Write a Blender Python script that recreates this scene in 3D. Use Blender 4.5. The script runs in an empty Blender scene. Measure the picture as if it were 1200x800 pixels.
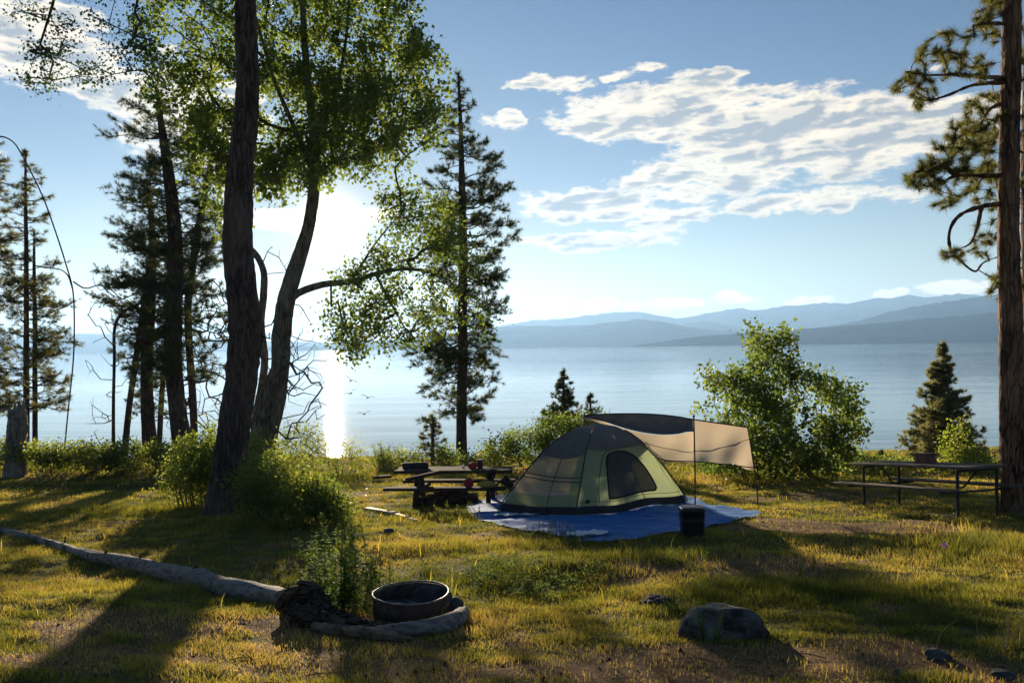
import bpy, math, random
import numpy as np
from mathutils import Vector, Matrix
R = math.radians
rng = np.random.default_rng(7)
random.seed(7)
sc = bpy.context.scene
COL = sc.collection
T = {}

# ------------------------------------------------------------------ camera
PITCH = 0.00585
ROLL = 0.0144
FPX = 933.33
CAM = np.array([0.0, 0.0, 1.79])
_f = np.array([0, math.cos(PITCH), math.sin(PITCH)])
_r0 = np.array([1.0, 0, 0])
_u0 = np.cross(_r0, _f)
RIGHT = math.cos(ROLL) * _r0 - math.sin(ROLL) * _u0
UP = math.cos(ROLL) * _u0 + math.sin(ROLL) * _r0
FWD = _f

def P(px, py, d):
    """world point seen at photo position (1200 x 800) at depth d"""
    return CAM + d * (FWD + (px - 600) / FPX * RIGHT + (400 - py) / FPX * UP)

def proj(p):
    v = np.asarray(p) - CAM
    d = v @ FWD
    return 600 + (v @ RIGHT) / d * FPX, 400 - (v @ UP) / d * FPX, d

def setup_camera():
    cam = bpy.data.cameras.new('camera')
    cam.sensor_width = 36
    cam.lens = 28.0
    cam.clip_start = 0.05
    cam.clip_end = 60000
    o = bpy.data.objects.new('camera', cam)
    COL.objects.link(o)
    m = Matrix(((RIGHT[0], UP[0], -FWD[0], CAM[0]), (RIGHT[1], UP[1], -FWD[1], CAM[1]),
                (RIGHT[2], UP[2], -FWD[2], CAM[2]), (0, 0, 0, 1)))
    o.matrix_world = m
    sc.camera = o

# ------------------------------------------------------------------ terrain
_wr = np.random.default_rng(3)
def wave_set(n, lam0, lam1):
    lam = np.exp(_wr.uniform(np.log(lam0), np.log(lam1), n))
    ang = _wr.uniform(0, 2 * np.pi, n)
    ph = _wr.uniform(0, 2 * np.pi, n)
    return (2 * np.pi / lam * np.cos(ang), 2 * np.pi / lam * np.sin(ang), ph)
W_BIG = wave_set(7, 6, 16)
W_MID = wave_set(12, 1.4, 4)
W_SML = wave_set(18, 0.35, 1.1)
W_PAT = wave_set(14, 1.5, 6)
W_PAT2 = wave_set(14, 0.5, 1.8)
def wsum(ws, x, y):
    kx, ky, ph = ws
    s = np.zeros(np.broadcast(x, y).shape)
    for a, b, c in zip(kx, ky, ph):
        s = s + np.sin(a * x + b * y + c)
    return s / math.sqrt(len(kx) / 2)

_TY = np.array([-400, -60, -30, 0, 8, 16, 22, 26, 30, 31.5, 33, 36, 41, 50, 200, 20000.])
_TZ = np.array([9, 5.5, 2.6, 0, -0.744, -1.488, -2.046, -2.27, -2.40, -2.5, -2.95, -4.0, -5.6, -8, -9, -9.])
def height(x, y, small=True):
    x = np.asarray(x, float); y = np.asarray(y, float)
    z = np.interp(y + 0.6 * np.sin(x * .13 + 1) * np.clip((y - 24) / 6, 0, 1), _TY, _TZ)
    near = np.exp(-np.maximum(0, np.abs(x) - 40) / 60.)
    land = np.clip((38 - y) / 6, 0, 1)
    z = z + land * near * (0.035 * wsum(W_BIG, x, y) + 0.016 * wsum(W_MID, x, y))
    if small:
        z = z + land * near * 0.006 * wsum(W_SML, x, y)
    def bump(cx, cy, rx, ry, h):
        return h * np.exp(-((x - cx) / rx) ** 2 - ((y - cy) / ry) ** 2)
    z = z + bump(0.35, 9.6, 1.1, .55, .14)
    z = z + bump(9.6, 14.4, 1.6, 1.4, .14)
    z = z + bump(-5.6, 15.6, 1.2, .8, .08)
    z = z + bump(3.3, 11.2, 2.5, .5, .07)
    return z

def ground(px, py):
    """where the sight line through a photo position meets the ground"""
    prev = 4.0
    for d in np.arange(4.0, 60, 0.02):
        p = P(px, py, d)
        if p[2] <= height(p[0], p[1]):
            return np.array([p[0], p[1], float(height(p[0], p[1]))]), d
        prev = d
    return P(px, py, 33), 33.0

# ------------------------------------------------------------------ materials
def rgb(c):
    return (c[0], c[1], c[2], 1)

class NT:
    def __init__(s, tree):
        s.t = tree
        s.n = tree.nodes
        s.l = tree.links
    def node(s, typ, **kw):
        nd = s.n.new(typ)
        for k, v in kw.items():
            setattr(nd, k, v)
        return nd
    def put(s, sock, v):
        if v is None:
            return
        if isinstance(v, bpy.types.NodeSocket):
            s.l.new(v, sock)
        else:
            try:
                sock.default_value = v
            except Exception:
                sock.default_value = tuple(v)[:len(sock.default_value)] if hasattr(v, '__len__') else v
    def math(s, op, a, b=None, c=None, clamp=False):
        nd = s.node('ShaderNodeMath', operation=op, use_clamp=clamp)
        for i, v in enumerate((a, b, c)):
            if v is not None:
                s.put(nd.inputs[i], v)
        return nd.outputs[0]
    def vmath(s, op, a, b=None, out=0):
        nd = s.node('ShaderNodeVectorMath', operation=op)
        s.put(nd.inputs[0], a)
        if b is not None:
            s.put(nd.inputs[1], b)
        return nd.outputs[out]
    def maprange(s, v, a, b, c=0.0, d=1.0, smooth=True):
        nd = s.node('ShaderNodeMapRange')
        nd.interpolation_type = 'SMOOTHSTEP' if smooth else 'LINEAR'
        s.put(nd.inputs[0], v); s.put(nd.inputs[1], a); s.put(nd.inputs[2], b)
        s.put(nd.inputs[3], c); s.put(nd.inputs[4], d)
        return nd.outputs[0]
    def mix(s, f, a, b, blend='MIX'):
        nd = s.node('ShaderNodeMix', data_type='RGBA', blend_type=blend)
        s.put(nd.inputs[0], f)
        s.put(nd.inputs[6], rgb(a) if isinstance(a, tuple) else a)
        s.put(nd.inputs[7], rgb(b) if isinstance(b, tuple) else b)
        return nd.outputs[2]
    def noise(s, vec, scale, detail=4, rough=.55, dist=0.0, out=0):
        nd = s.node('ShaderNodeTexNoise')
        if vec is not None:
            s.l.new(vec, nd.inputs['Vector'])
        s.put(nd.inputs['Scale'], scale); s.put(nd.inputs['Detail'], detail)
        s.put(nd.inputs['Roughness'], rough); s.put(nd.inputs['Distortion'], dist)
        return nd.outputs[out]
    def coords(s, stretch=(1, 1, 1), rot=(0, 0, 0), kind='Object'):
        tc = s.node('ShaderNodeTexCoord')
        mp = s.node('ShaderNodeMapping')
        mp.inputs['Scale'].default_value = stretch
        mp.inputs['Rotation'].default_value = rot
        s.l.new(tc.outputs[kind], mp.inputs['Vector'])
        return mp.outputs[0]

def new_mat(name):
    m = bpy.data.materials.new(name)
    m.use_nodes = True
    nt = NT(m.node_tree)
    nt.n.clear()
    out = nt.node('ShaderNodeOutputMaterial')
    return m, nt, out

def surf_mat(name, c1, c2, scale=8, stretch=(1, 1, 1), rough=.85, bump=.3, bscale=None, dist=.01, spec=.3,
             metal=0.0, transl=0.0, c3=None, tcol=None, lo=.35, hi=.65):
    m, nt, out = new_mat(name)
    v = nt.coords(stretch)
    n = nt.noise(v, scale, 6, .6)
    col = nt.mix(nt.maprange(n, lo, hi), c1, c2)
    if c3:
        n3 = nt.noise(v, scale * .23, 3, .6)
        col = nt.mix(nt.maprange(n3, .5, .68), col, c3)
    bs = nt.node('ShaderNodeBsdfPrincipled')
    nt.put(bs.inputs['Base Color'], col)
    nt.put(bs.inputs['Roughness'], rough)
    nt.put(bs.inputs['Specular IOR Level'], spec)
    nt.put(bs.inputs['Metallic'], metal)
    if bump:
        b = nt.node('ShaderNodeBump')
        nt.put(b.inputs['Strength'], bump)
        nt.put(b.inputs['Distance'], dist)
        nt.put(b.inputs['Height'], nt.noise(v, bscale or scale * 2.5, 6, .65))
        nt.l.new(b.outputs[0], bs.inputs['Normal'])
    res = bs.outputs[0]
    if transl:
        tr = nt.node('ShaderNodeBsdfTranslucent')
        nt.put(tr.inputs[0], rgb(tcol) if tcol else col)
        mx = nt.node('ShaderNodeMixShader')
        nt.put(mx.inputs[0], transl)
        nt.l.new(res, mx.inputs[1]); nt.l.new(tr.outputs[0], mx.inputs[2])
        res = mx.outputs[0]
    nt.l.new(res, out.inputs[0])
    return m

def leaf_mat(name, c1, c2, tc1, tc2, transl=.45, rough=.55):
    """foliage: per leaf tint (attribute) picks between two leaf colours; light passes through"""
    m, nt, out = new_mat(name)
    at = nt.node('ShaderNodeAttribute', attribute_name='tint')
    f = at.outputs['Fac']
    col = nt.mix(f, c1, c2)
    tcl = nt.mix(f, tc1, tc2)
    bs = nt.node('ShaderNodeBsdfPrincipled')
    nt.put(bs.inputs['Base Color'], col); nt.put(bs.inputs['Roughness'], rough)
    nt.put(bs.inputs['Specular IOR Level'], .25)
    tr = nt.node('ShaderNodeBsdfTranslucent')
    nt.put(tr.inputs[0], tcl)
    mx = nt.node('ShaderNodeMixShader')
    nt.put(mx.inputs[0], transl)
    nt.l.new(bs.outputs[0], mx.inputs[1]); nt.l.new(tr.outputs[0], mx.inputs[2])
    nt.l.new(mx.outputs[0], out.inputs[0])
    return m

# ------------------------------------------------------------------ mesh building
class MB:
    """collects vertices and faces of one mesh"""
    def __init__(s):
        s.v = []; s.f = []; s.n = 0; s.t = []
    def add(s, v, f, tint=None):
        v = np.asarray(v, float).reshape(-1, 3)
        s.v.append(v)
        if isinstance(f, np.ndarray):
            fl = [f + s.n]
        else:
            d = {}
            for q in f:
                d.setdefault(len(q), []).append(q)
            fl = [np.array(q) + s.n for q in d.values()]
        s.f += fl
        s.t.append(np.zeros(len(v)) if tint is None else np.broadcast_to(tint, (len(v),)).astype(float))
        s.n += len(v)
    def build(s, name, mat, parent=None, smooth=False, attr=False):
        me = bpy.data.meshes.new(name)
        V = np.concatenate(s.v)
        off = np.zeros(3)
        q = parent
        while q is not None:
            off = off + np.array(q.location)
            q = q.parent
        me.vertices.add(len(V))
        me.vertices.foreach_set('co', (V - off).astype(np.float32).ravel())
        loops = np.concatenate([a.ravel() for a in s.f]).astype(np.int32)
        sizes = np.concatenate([np.full(len(a), a.shape[1]) for a in s.f]).astype(np.int32)
        starts = np.concatenate([[0], np.cumsum(sizes)[:-1]]).astype(np.int32)
        me.loops.add(len(loops)); me.loops.foreach_set('vertex_index', loops)
        me.polygons.add(len(sizes)); me.polygons.foreach_set('loop_start', starts)
        try:
            me.polygons.foreach_set('loop_total', sizes)
        except Exception:
            pass
        if smooth:
            me.polygons.foreach_set('use_smooth', np.ones(len(sizes), bool))
        if attr:
            a = me.attributes.new('tint', 'FLOAT', 'POINT')
            a.data.foreach_set('value', np.concatenate(s.t).astype(np.float32))
        me.update(calc_edges=True)
        me.validate()
        if mat:
            me.materials.append(mat)
        o = bpy.data.objects.new(name, me)
        COL.objects.link(o)
        if parent is not None:
            o.parent = parent
        return o

def tag(o, label=None, cat=None, group=None, kind=None):
    if label: o['label'] = label
    if cat: o['category'] = cat
    if group: o['group'] = group
    if kind: o['kind'] = kind
    return o

def empty(name, loc, label, cat, group=None):
    o = bpy.data.objects.new(name, None)
    COL.objects.link(o)
    o.location = [float(a) for a in loc]
    o.empty_display_size = .2
    return tag(o, label, cat, group)

def frames(pts):
    pts = np.asarray(pts, float)
    n = len(pts)
    t = np.gradient(pts, axis=0)
    t /= np.maximum(np.linalg.norm(t, axis=1, keepdims=True), 1e-9)
    a = np.array([1., 0, 0]) if abs(t[0][0]) < .8 else np.array([0, 1., 0])
    N = np.zeros((n, 3)); B = np.zeros((n, 3))
    u = np.cross(t[0], a); u /= np.linalg.norm(u)
    for i in range(n):
        u = u - t[i] * (u @ t[i])
        u /= max(np.linalg.norm(u), 1e-9)
        N[i] = u; B[i] = np.cross(t[i], u)
    return t, N, B

def tube(mb, pts, rad, sides=6, cap=True, tint=None, fn=None):
    pts = np.asarray(pts, float)
    rad = np.broadcast_to(np.asarray(rad, float), (len(pts),))
    t, N, B = frames(pts)
    a = np.linspace(0, 2 * np.pi, sides, endpoint=False)
    ca, sa = np.cos(a), np.sin(a)
    rr = rad[:, None] * np.ones(sides)[None]
    if fn is not None:
        rr = rr * fn(len(pts), sides, a)
    V = pts[:, None, :] + rr[..., None] * (ca[None, :, None] * N[:, None, :] + sa[None, :, None] * B[:, None, :])
    V = V.reshape(-1, 3)
    i = np.arange(len(pts) - 1)[:, None] * sides
    j = np.arange(sides)[None]
    j2 = (j + 1) % sides
    F = np.stack([i + j, i + j2, i + sides + j2, i + sides + j], -1).reshape(-1, 4)
    mb.add(V, F, tint)
    if cap:
        mb.add(V[:sides][::-1], np.arange(sides)[None], tint)
        mb.add(V[-sides:], np.arange(sides)[None], tint)

def smooth_path(pts, n):
    """Catmull-Rom through the control rows"""
    pts = np.asarray(pts, float)
    if len(pts) == 2:
        s = np.linspace(0, 1, n)[:, None]
        return pts[0] * (1 - s) + pts[1] * s
    seg = np.linalg.norm(np.diff(pts[:, :3], axis=0), axis=1)
    cum = np.concatenate([[0], np.cumsum(seg)])
    q = np.linspace(0, cum[-1], n)
    ext = np.vstack([2 * pts[0] - pts[1], pts, 2 * pts[-1] - pts[-2]])
    out = []
    for s in q:
        k = min(np.searchsorted(cum, s, side='right') - 1, len(pts) - 2)
        u = (s - cum[k]) / max(cum[k + 1] - cum[k], 1e-9)
        p0, p1, p2, p3 = ext[k:k + 4]
        out.append(.5 * ((2 * p1) + (-p0 + p2) * u + (2 * p0 - 5 * p1 + 4 * p2 - p3) * u * u + (-p0 + 3 * p1 - 3 * p2 + p3) * u ** 3))
    return np.array(out)

def box(mb, c, half, ax=(1, 0, 0), up=(0, 0, 1), bevel=0.0):
    c = np.asarray(c, float)
    x = np.asarray(ax, float); x /= np.linalg.norm(x)
    z = np.asarray(up, float); z = z - x * (z @ x); z /= np.linalg.norm(z)
    y = np.cross(z, x)
    hx, hy, hz = half
    if not bevel:
        V = [c + sx * hx * x + sy * hy * y + sz * hz * z for sz in (-1, 1) for sy in (-1, 1) for sx in (-1, 1)]
        F = [(0, 2, 3, 1), (4, 5, 7, 6), (0, 1, 5, 4), (2, 6, 7, 3), (0, 4, 6, 2), (1, 3, 7, 5)]
        mb.add(V, F)
        return
    import bmesh
    bm = bmesh.new()
    r = bmesh.ops.create_cube(bm, size=2)
    for v in r['verts']:
        v.co = (v.co.x * hx, v.co.y * hy, v.co.z * hz)
    bmesh.ops.bevel(bm, geom=bm.edges[:], offset=bevel, segments=2, affect='EDGES', profile=.6)
    bm.verts.index_update()
    V = np.array([tuple(v.co) for v in bm.verts])
    F = [tuple(v.index for v in f.verts) for f in bm.faces]
    bm.free()
    mb.add(c + V[:, :1] * x + V[:, 1:2] * y + V[:, 2:] * z, F)

def grid_faces(nu, nv):
    i = np.arange(nu - 1)[:, None]; j = np.arange(nv - 1)[None]
    a = i * nv + j
    return np.stack([a, a + nv, a + nv + 1, a + 1], -1).reshape(-1, 4)

def rand_dirs(n, g=None):
    g = g or rng
    v = g.normal(size=(n, 3))
    return v / np.linalg.norm(v, axis=1, keepdims=True)

def leaves(mb, centers, per, spread, size, up_bias=.3, tint_c=None, elong=1.0, hang=0.0):
    """leaf-shaped quads scattered about the twig ends"""
    C = np.repeat(np.asarray(centers), per, axis=0)
    n = len(C)
    if n == 0: return
    r = rng.normal(size=(n, 3)) * np.asarray(spread)
    C = C + r
    d = rand_dirs(n); d[:, 2] -= hang
    d /= np.linalg.norm(d, axis=1, keepdims=True)
    nr = rand_dirs(n); nr[:, 2] += up_bias
    s = np.cross(d, nr); s /= np.maximum(np.linalg.norm(s, axis=1, keepdims=True), 1e-6)
    L = size * rng.uniform(.45, 1.45, (n, 1)); Wd = L * .42 / elong
    L = L * elong ** .3
    fold = np.cross(s, d) * Wd * .35
    V = np.stack([C, C + d * L * .5 + s * Wd + fold, C + d * L, C + d * L * .5 - s * Wd + fold], 1)
    if tint_c is None:
        tc = rng.uniform(.15, .85, len(centers))
    else:
        tc = tint_c
    t = np.clip(np.repeat(tc, per) + rng.normal(0, .18, n), 0, 1)
    mb.add(V.reshape(-1, 3), np.arange(4 * n).reshape(-1, 4), np.repeat(t, 4))

def needles(mb, centers, dirs, per, length, width, tint_c=None, cone=.9):
    """needle tufts: thin blades fanning out about a twig end"""
    n0 = len(centers)
    if n0 == 0: return
    C = np.repeat(np.asarray(centers), per, axis=0)
    D = np.repeat(np.asarray(dirs), per, axis=0)
    n = len(C)
    d = D * .7 + rand_dirs(n) * cone
    d /= np.linalg.norm(d, axis=1, keepdims=True)
    C = C - D * rng.uniform(0, .6, (n, 1)) * length
    s = np.cross(d, rand_dirs(n)); s /= np.maximum(np.linalg.norm(s, axis=1, keepdims=True), 1e-6)
    L = length * rng.uniform(.6, 1.15, (n, 1))
    V = np.stack([C + s * width * .5, C - s * width * .5, C + d * L], 1)
    tc = rng.uniform(.1, .9, n0) if tint_c is None else tint_c
    t = np.clip(np.repeat(tc, per) + rng.normal(0, .15, n), 0, 1)
    mb.add(V.reshape(-1, 3), np.arange(3 * n).reshape(-1, 3), np.repeat(t, 3))

# ------------------------------------------------------------------ trees
def grow(inits, targets, seg=.35, rise=.25, wob=.06, rtip=.006, expo=.42, sides=5, g=None, rmax=.12):
    """branches from existing limbs to every target; returns mesh builder and end directions"""
    g = g or rng
    pos = []; par = []; fixed = []
    for poly in inits:
        for k, p in enumerate(poly):
            pos.append(np.array(p[:3])); par.append(-1 if k == 0 else len(pos) - 2); fixed.append(True)
    nfix = len(pos)
    A = np.array(pos)
    tg = np.asarray(targets)
    d0 = np.min(np.linalg.norm(tg[:, None] - A[None], axis=2), axis=1)
    order = np.argsort(d0)
    cap = nfix + len(tg) * 14 + 10
    PA = np.zeros((cap, 3)); PA[:nfix] = A
    n = nfix
    parent = list(par)
    ends = np.zeros((len(tg), 3)); tips = []
    for oi in order:
        t = tg[oi]
        dv = t - PA[:n]
        dist = np.linalg.norm(dv, axis=1)
        cost = dist + rise * np.maximum(0, PA[:n, 2] - t[2] + .15 * dist)
        cost[:nfix] *= 1.12
        k = int(np.argmin(cost))
        s0 = PA[k].copy()
        L = np.linalg.norm(t - s0)
        m = max(1, min(12, int(L / seg)))
        bend = np.array([0, 0, 1.]) * L * g.uniform(-.05, .13) + g.normal(size=3) * L * .05
        prev = k
        for q in range(1, m + 1):
            u = q / m
            p = s0 * (1 - u) + t * u + bend * 4 * u * (1 - u) + (g.normal(size=3) * wob * seg if q < m else 0)
            PA[n] = p
            parent.append(prev); prev = n; n += 1
        tips.append(prev)
        dd = PA[n - 1] - PA[parent[n - 1]]
        ends[oi] = dd / max(np.linalg.norm(dd), 1e-6)
    cnt = np.zeros(n)
    for tnode in tips:
        cnt[tnode] += 1
    for k in range(n - 1, nfix - 1, -1):
        cnt[parent[k]] += cnt[k]
    mb = MB()
    seen = set()
    rad = np.minimum(rtip * np.maximum(cnt, 1) ** expo, rmax)
    for tnode in reversed(tips):
        ch = [tnode]
        k = tnode
        while True:
            k = parent[k]
            if k < 0: break
            ch.append(k)
            if k < nfix or k in seen: break
            seen.add(k)
        seen.add(tnode)
        if len(ch) < 2: continue
        ch = ch[::-1]
        r = rad[ch].copy()
        r[0] = r[1]
        r[-1] *= .5
        tube(mb, PA[ch], r, sides, cap=False)
    return mb, ends

def trunk_path(rows, d, n=30, dd=None):
    """rows of (photo x, photo y, width in photo pixels) at depth d"""
    out = []
    for k, (px, py, w) in enumerate(rows):
        de = d + (dd[k] if dd else 0)
        p = P(px, py, de)
        out.append([p[0], p[1], p[2], w / FPX * de / 2])
    return smooth_path(out, n)

def bark_fn(seed, amp=.10, ridges=9):
    g = np.random.default_rng(seed)
    ph = g.uniform(0, 6.28, 12)
    def fn(n, s, a):
        i = np.arange(n)[:, None]
        r = 1 + amp * .45 * np.sin(ridges * a[None] + ph[0] + .6 * np.sin(i * .31 + ph[1])) \
            + amp * .4 * np.sin(2 * a[None] + i * .09 + ph[2]) + amp * .3 * np.sin(3 * a[None] - i * .17 + ph[3])
        r += amp * .35 * g.normal(size=(n, s))
        return r
    return fn

def blob_targets(blobs, d, sd, g=None, avoid=None):
    """points in ellipses given at photo positions, spread in depth about d"""
    g = g or rng
    out = []
    for (cx, cy, rx, ry, n) in blobs:
        k = 0
        while k < n:
            a = g.uniform(0, 2 * np.pi); r = math.sqrt(g.uniform(0, 1))
            x, y = cx + rx * r * math.cos(a), cy + ry * r * math.sin(a)
            if avoid and any(math.hypot(x - ax, y - ay) < ar for ax, ay, ar in avoid):
                k += .2
                continue
            out.append(P(x, y, d + g.normal() * sd))
            k += 1
    return np.array(out)
# ------------------------------------------------------------------ sun, sky
_sp = P(388, 262, 1.0) - CAM
_sp = _sp / np.linalg.norm(_sp)
SUN_DIR = _sp                                    # towards the sun
SUN_EL = math.asin(_sp[2]); SUN_AZ = math.atan2(_sp[0], _sp[1])
print('sun', math.degrees(SUN_EL), math.degrees(SUN_AZ))

SKY_STR = 0.0500
SUN_STR = 5.0

def azel(px, py):
    v = P(px, py, 1.0) - CAM
    return math.degrees(math.atan2(v[0], v[1])), math.degrees(math.atan2(v[2], math.hypot(v[0], v[1])))

def setup_world():
    w = bpy.data.worlds.new('World')
    sc.world = w
    w.use_nodes = True
    nt = NT(w.node_tree)
    nt.n.clear()
    out = nt.node('ShaderNodeOutputWorld')
    bg = nt.node('ShaderNodeBackground')
    nt.put(bg.inputs[1], SKY_STR)
    sky = nt.node('ShaderNodeTexSky')
    sky.sky_type = 'NISHITA'
    sky.sun_disc = False
    sky.sun_elevation = SUN_EL
    sky.sun_rotation = SUN_AZ
    sky.altitude = 900
    sky.air_density = 1.0
    sky.dust_density = 0.2
    sky.ozone_density = 2.6
    col = sky.outputs[0]
    tc = nt.node('ShaderNodeTexCoord')
    D = nt.vmath('NORMALIZE', tc.outputs['Generated'])
    sep = nt.node('ShaderNodeSeparateXYZ')
    nt.l.new(D, sep.inputs[0])
    X, Y, Z = sep.outputs
    az = nt.math('MULTIPLY', nt.math('ARCTAN2', X, Y), 180 / math.pi)
    el = nt.math('MULTIPLY', nt.math('ARCSINE', Z), 180 / math.pi)
    comb = nt.node('ShaderNodeCombineXYZ')
    nt.l.new(az, comb.inputs[0]); nt.l.new(el, comb.inputs[1])
    A = comb.outputs[0]
    # warp the positions so that the cloud outlines are ragged
    wn = nt.noise(A, .35, 3, .6, out=1)
    A2 = nt.vmath('ADD', A, nt.vmath('MULTIPLY', nt.vmath('SUBTRACT', wn, (.5, .5, .5)), (4.2, 1.6, 0)))
    blobs = [(735, 135, 85, 30, 1.1), (812, 130, 88, 38, 1.1), (905, 158, 125, 50, 1.15), (1010, 158, 110, 48, 1.15), (1100, 148, 80, 34, 1.1), (1180, 130, 70, 18, .8),
             (790, 205, 75, 18, .9), (870, 212, 80, 16, .8), (700, 240, 95, 19, 1), (775, 252, 60, 12, .7), (700, 281, 90, 12, .95), (765, 268, 60, 8, .6), (790, 228, 70, 12, .8),
             (945, 236, 120, 13, 1), (592, 140, 26, 13, .9), (648, 98, 48, 10, .8), (735, 84, 40, 8, .7), (850, 88, 28, 11, .8), (1095, 84, 14, 5, .5),
             (640, 356, 22, 8, .8), (695, 356, 28, 8, .8), (780, 357, 42, 8, .8), (862, 349, 38, 7, .8), (945, 349, 24, 6, .7), (1045, 342, 22, 6, .8), (1135, 335, 50, 11, 1),
             (345, 256, 90, 13, 1), (430, 250, 42, 8, .9), (30, 45, 100, 55, 1.1), (110, 85, 90, 28, 1), (215, 130, 90, 60, .9), (270, 190, 50, 40, .6), (60, 380, 90, 8, .5),
             (-200, 150, 180, 50, .9), (-420, 240, 200, 30, .9), (1400, 160, 170, 40, .9), (1600, 300, 200, 20, .8), (1430, 330, 90, 10, .8)]
    dens = None
    for (cx, cy, rx, ry, wgt) in blobs:
        a0, e0 = azel(cx, cy)
        ax = azel(cx + rx * .5, cy)[0] - azel(cx - rx * .5, cy)[0]
        ey = azel(cx, cy - ry * .5)[1] - azel(cx, cy + ry * .5)[1]
        q = nt.vmath('MULTIPLY', nt.vmath('SUBTRACT', A2, (a0, e0, 0)), (1 / (ax * 1.25), 1 / (ey * 1.25), 0))
        r2 = nt.vmath('DOT_PRODUCT', q, q, out=1)
        f = nt.math('MULTIPLY_ADD', r2, -wgt, wgt, clamp=True)
        dens = f if dens is None else nt.math('MAXIMUM', dens, f)
    mp = nt.node('ShaderNodeMapping')
    mp.inputs['Rotation'].default_value = (0, 0, R(-14))
    mp.inputs['Scale'].default_value = (.16, .50, 1)
    nt.l.new(A, mp.inputs[0])
    N1 = nt.noise(mp.outputs[0], 1.5, 13, .67, .10)
    mp2 = nt.node('ShaderNodeMapping')
    mp2.inputs['Rotation'].default_value = (0, 0, R(-14))
    mp2.inputs['Scale'].default_value = (.16, .50, 1)
    mp2.inputs['Location'].default_value = (.05, -.12, 0)
    nt.l.new(A, mp2.inputs[0])
    N2 = nt.noise(mp2.outputs[0], 1.5, 5, .5, .12)
    N1s = nt.noise(mp.outputs[0], 1.5, 5, .5, .12)
    field = nt.math('ADD', nt.math('MULTIPLY', dens, .95), nt.math('MULTIPLY', nt.math('SUBTRACT', N1, .5), 3.0))
    alpha = nt.maprange(field, .14, .64)
    alpha = nt.math('MULTIPLY', alpha, nt.maprange(dens, .0, .12))
    # lit side towards the sun: brighter where density falls off in its direction
    lit = nt.maprange(nt.math('SUBTRACT', N2, N1s), -.03, .06)
    thick = nt.maprange(nt.math('ADD', nt.math('MULTIPLY', dens, .95), nt.math('MULTIPLY', nt.math('SUBTRACT', N1s, .5), 3.0)), .40, 1.02)
    shade = nt.math('MULTIPLY', thick, nt.math('SUBTRACT', 1.0, nt.math('MULTIPLY', lit, .6)))
    dsun = nt.vmath('DOT_PRODUCT', D, tuple(SUN_DIR), out=1)
    shade = nt.math('MULTIPLY', shade, nt.maprange(el, 3, 8, .2, 1.0))
    ccol = nt.mix(shade, (8.8, 7.5, 5.6), (2.7, 2.8, 2.95))
    lowc = nt.maprange(el, 2, 7, 1.55, 1.0)
    ccol = nt.vmath('SCALE', ccol, None)
    nt.put(ccol.node.inputs[3], lowc)
    near = nt.maprange(dsun, .982, .9998, 0, 1)
    ccol = nt.mix(near, ccol, (10.5, 8.6, 5.8))
    # grade of clear air: Nishita sky plus the bright aureole round the sun
    hs = nt.node('ShaderNodeHueSaturation')
    nt.put(hs.inputs['Saturation'], .88)
    nt.l.new(col, hs.inputs['Color'])
    zen = nt.maprange(el, 4, 26, 0, 1, False)
    hzn = nt.maprange(el, 0, 12, 1, 0, False)
    grade = nt.mix(zen, (.86, .78, .71), (.38, .53, .70))
    grade = nt.mix(hzn, grade, (1.36, 1.09, .80))
    base = nt.mix(1.0, hs.outputs[0], grade, 'MULTIPLY')
    ang = nt.math('ARCCOSINE', nt.math('MINIMUM', dsun, .9999999))
    angd = nt.math('MULTIPLY', ang, 180 / math.pi)
    damp = nt.math('MULTIPLY_ADD', nt.math('EXPONENT', nt.math('MULTIPLY', angd, -1 / 9.)), -.72, 1.0)
    base = nt.vmath('SCALE', base, None)
    nt.put(base.node.inputs[3], damp)
    base = nt.mix(alpha, base, ccol)
    g1 = nt.math('EXPONENT', nt.math('MULTIPLY', angd, -1 / .75))
    g2 = nt.math('EXPONENT', nt.math('MULTIPLY', angd, -1 / 4.5))
    glow = nt.mix(1.0, nt.mix(g2, (0, 0, 0), (2.6, 2.0, 1.2)), nt.mix(g1, (0, 0, 0), (60., 46., 25.)), 'ADD')
    disc = nt.math('LESS_THAN', angd, .55)
    glow = nt.mix(1.0, glow, nt.mix(disc, (0, 0, 0), (300., 270., 200.)), 'ADD')
    tot = nt.mix(1.0, base, glow, 'ADD')
    nt.l.new(tot, bg.inputs[0])
    nt.l.new(bg.outputs[0], out.inputs[0])
    w.cycles.sampling_method = 'MANUAL'
    w.cycles.sample_map_resolution = 1024

def setup_sun():
    l = bpy.data.lights.new('sun', 'SUN')
    l.energy = SUN_STR
    l.angle = R(.55)
    l.color = (1.0, .83, .60)
    o = bpy.data.objects.new('sun', l)
    COL.objects.link(o)
    o.rotation_euler = Vector([-a for a in SUN_DIR]).to_track_quat('-Z', 'Y').to_euler()
    o.location = [float(a) for a in SUN_DIR * 60]

# ------------------------------------------------------------------ masks shared by turf and grass
def smst(v, a, b):
    t = np.clip((v - a) / (b - a), 0, 1)
    return t * t * (3 - 2 * t)

DIRT_SPOTS = []          # (x, y, rx, ry, strength), filled below
def dirt_mask(x, y):
    m = 0.22 * wsum(W_PAT, x, y) + .16 * wsum(W_PAT2, x, y)
    s = np.full(np.shape(m), -.32)
    for (cx, cy, rx, ry, a) in DIRT_SPOTS:
        s = s + a * np.exp(-((x - cx) / rx) ** 2 - ((y - cy) / ry) ** 2)
    return np.clip(smst(m + s, -.12, .42), 0, 1)

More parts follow.
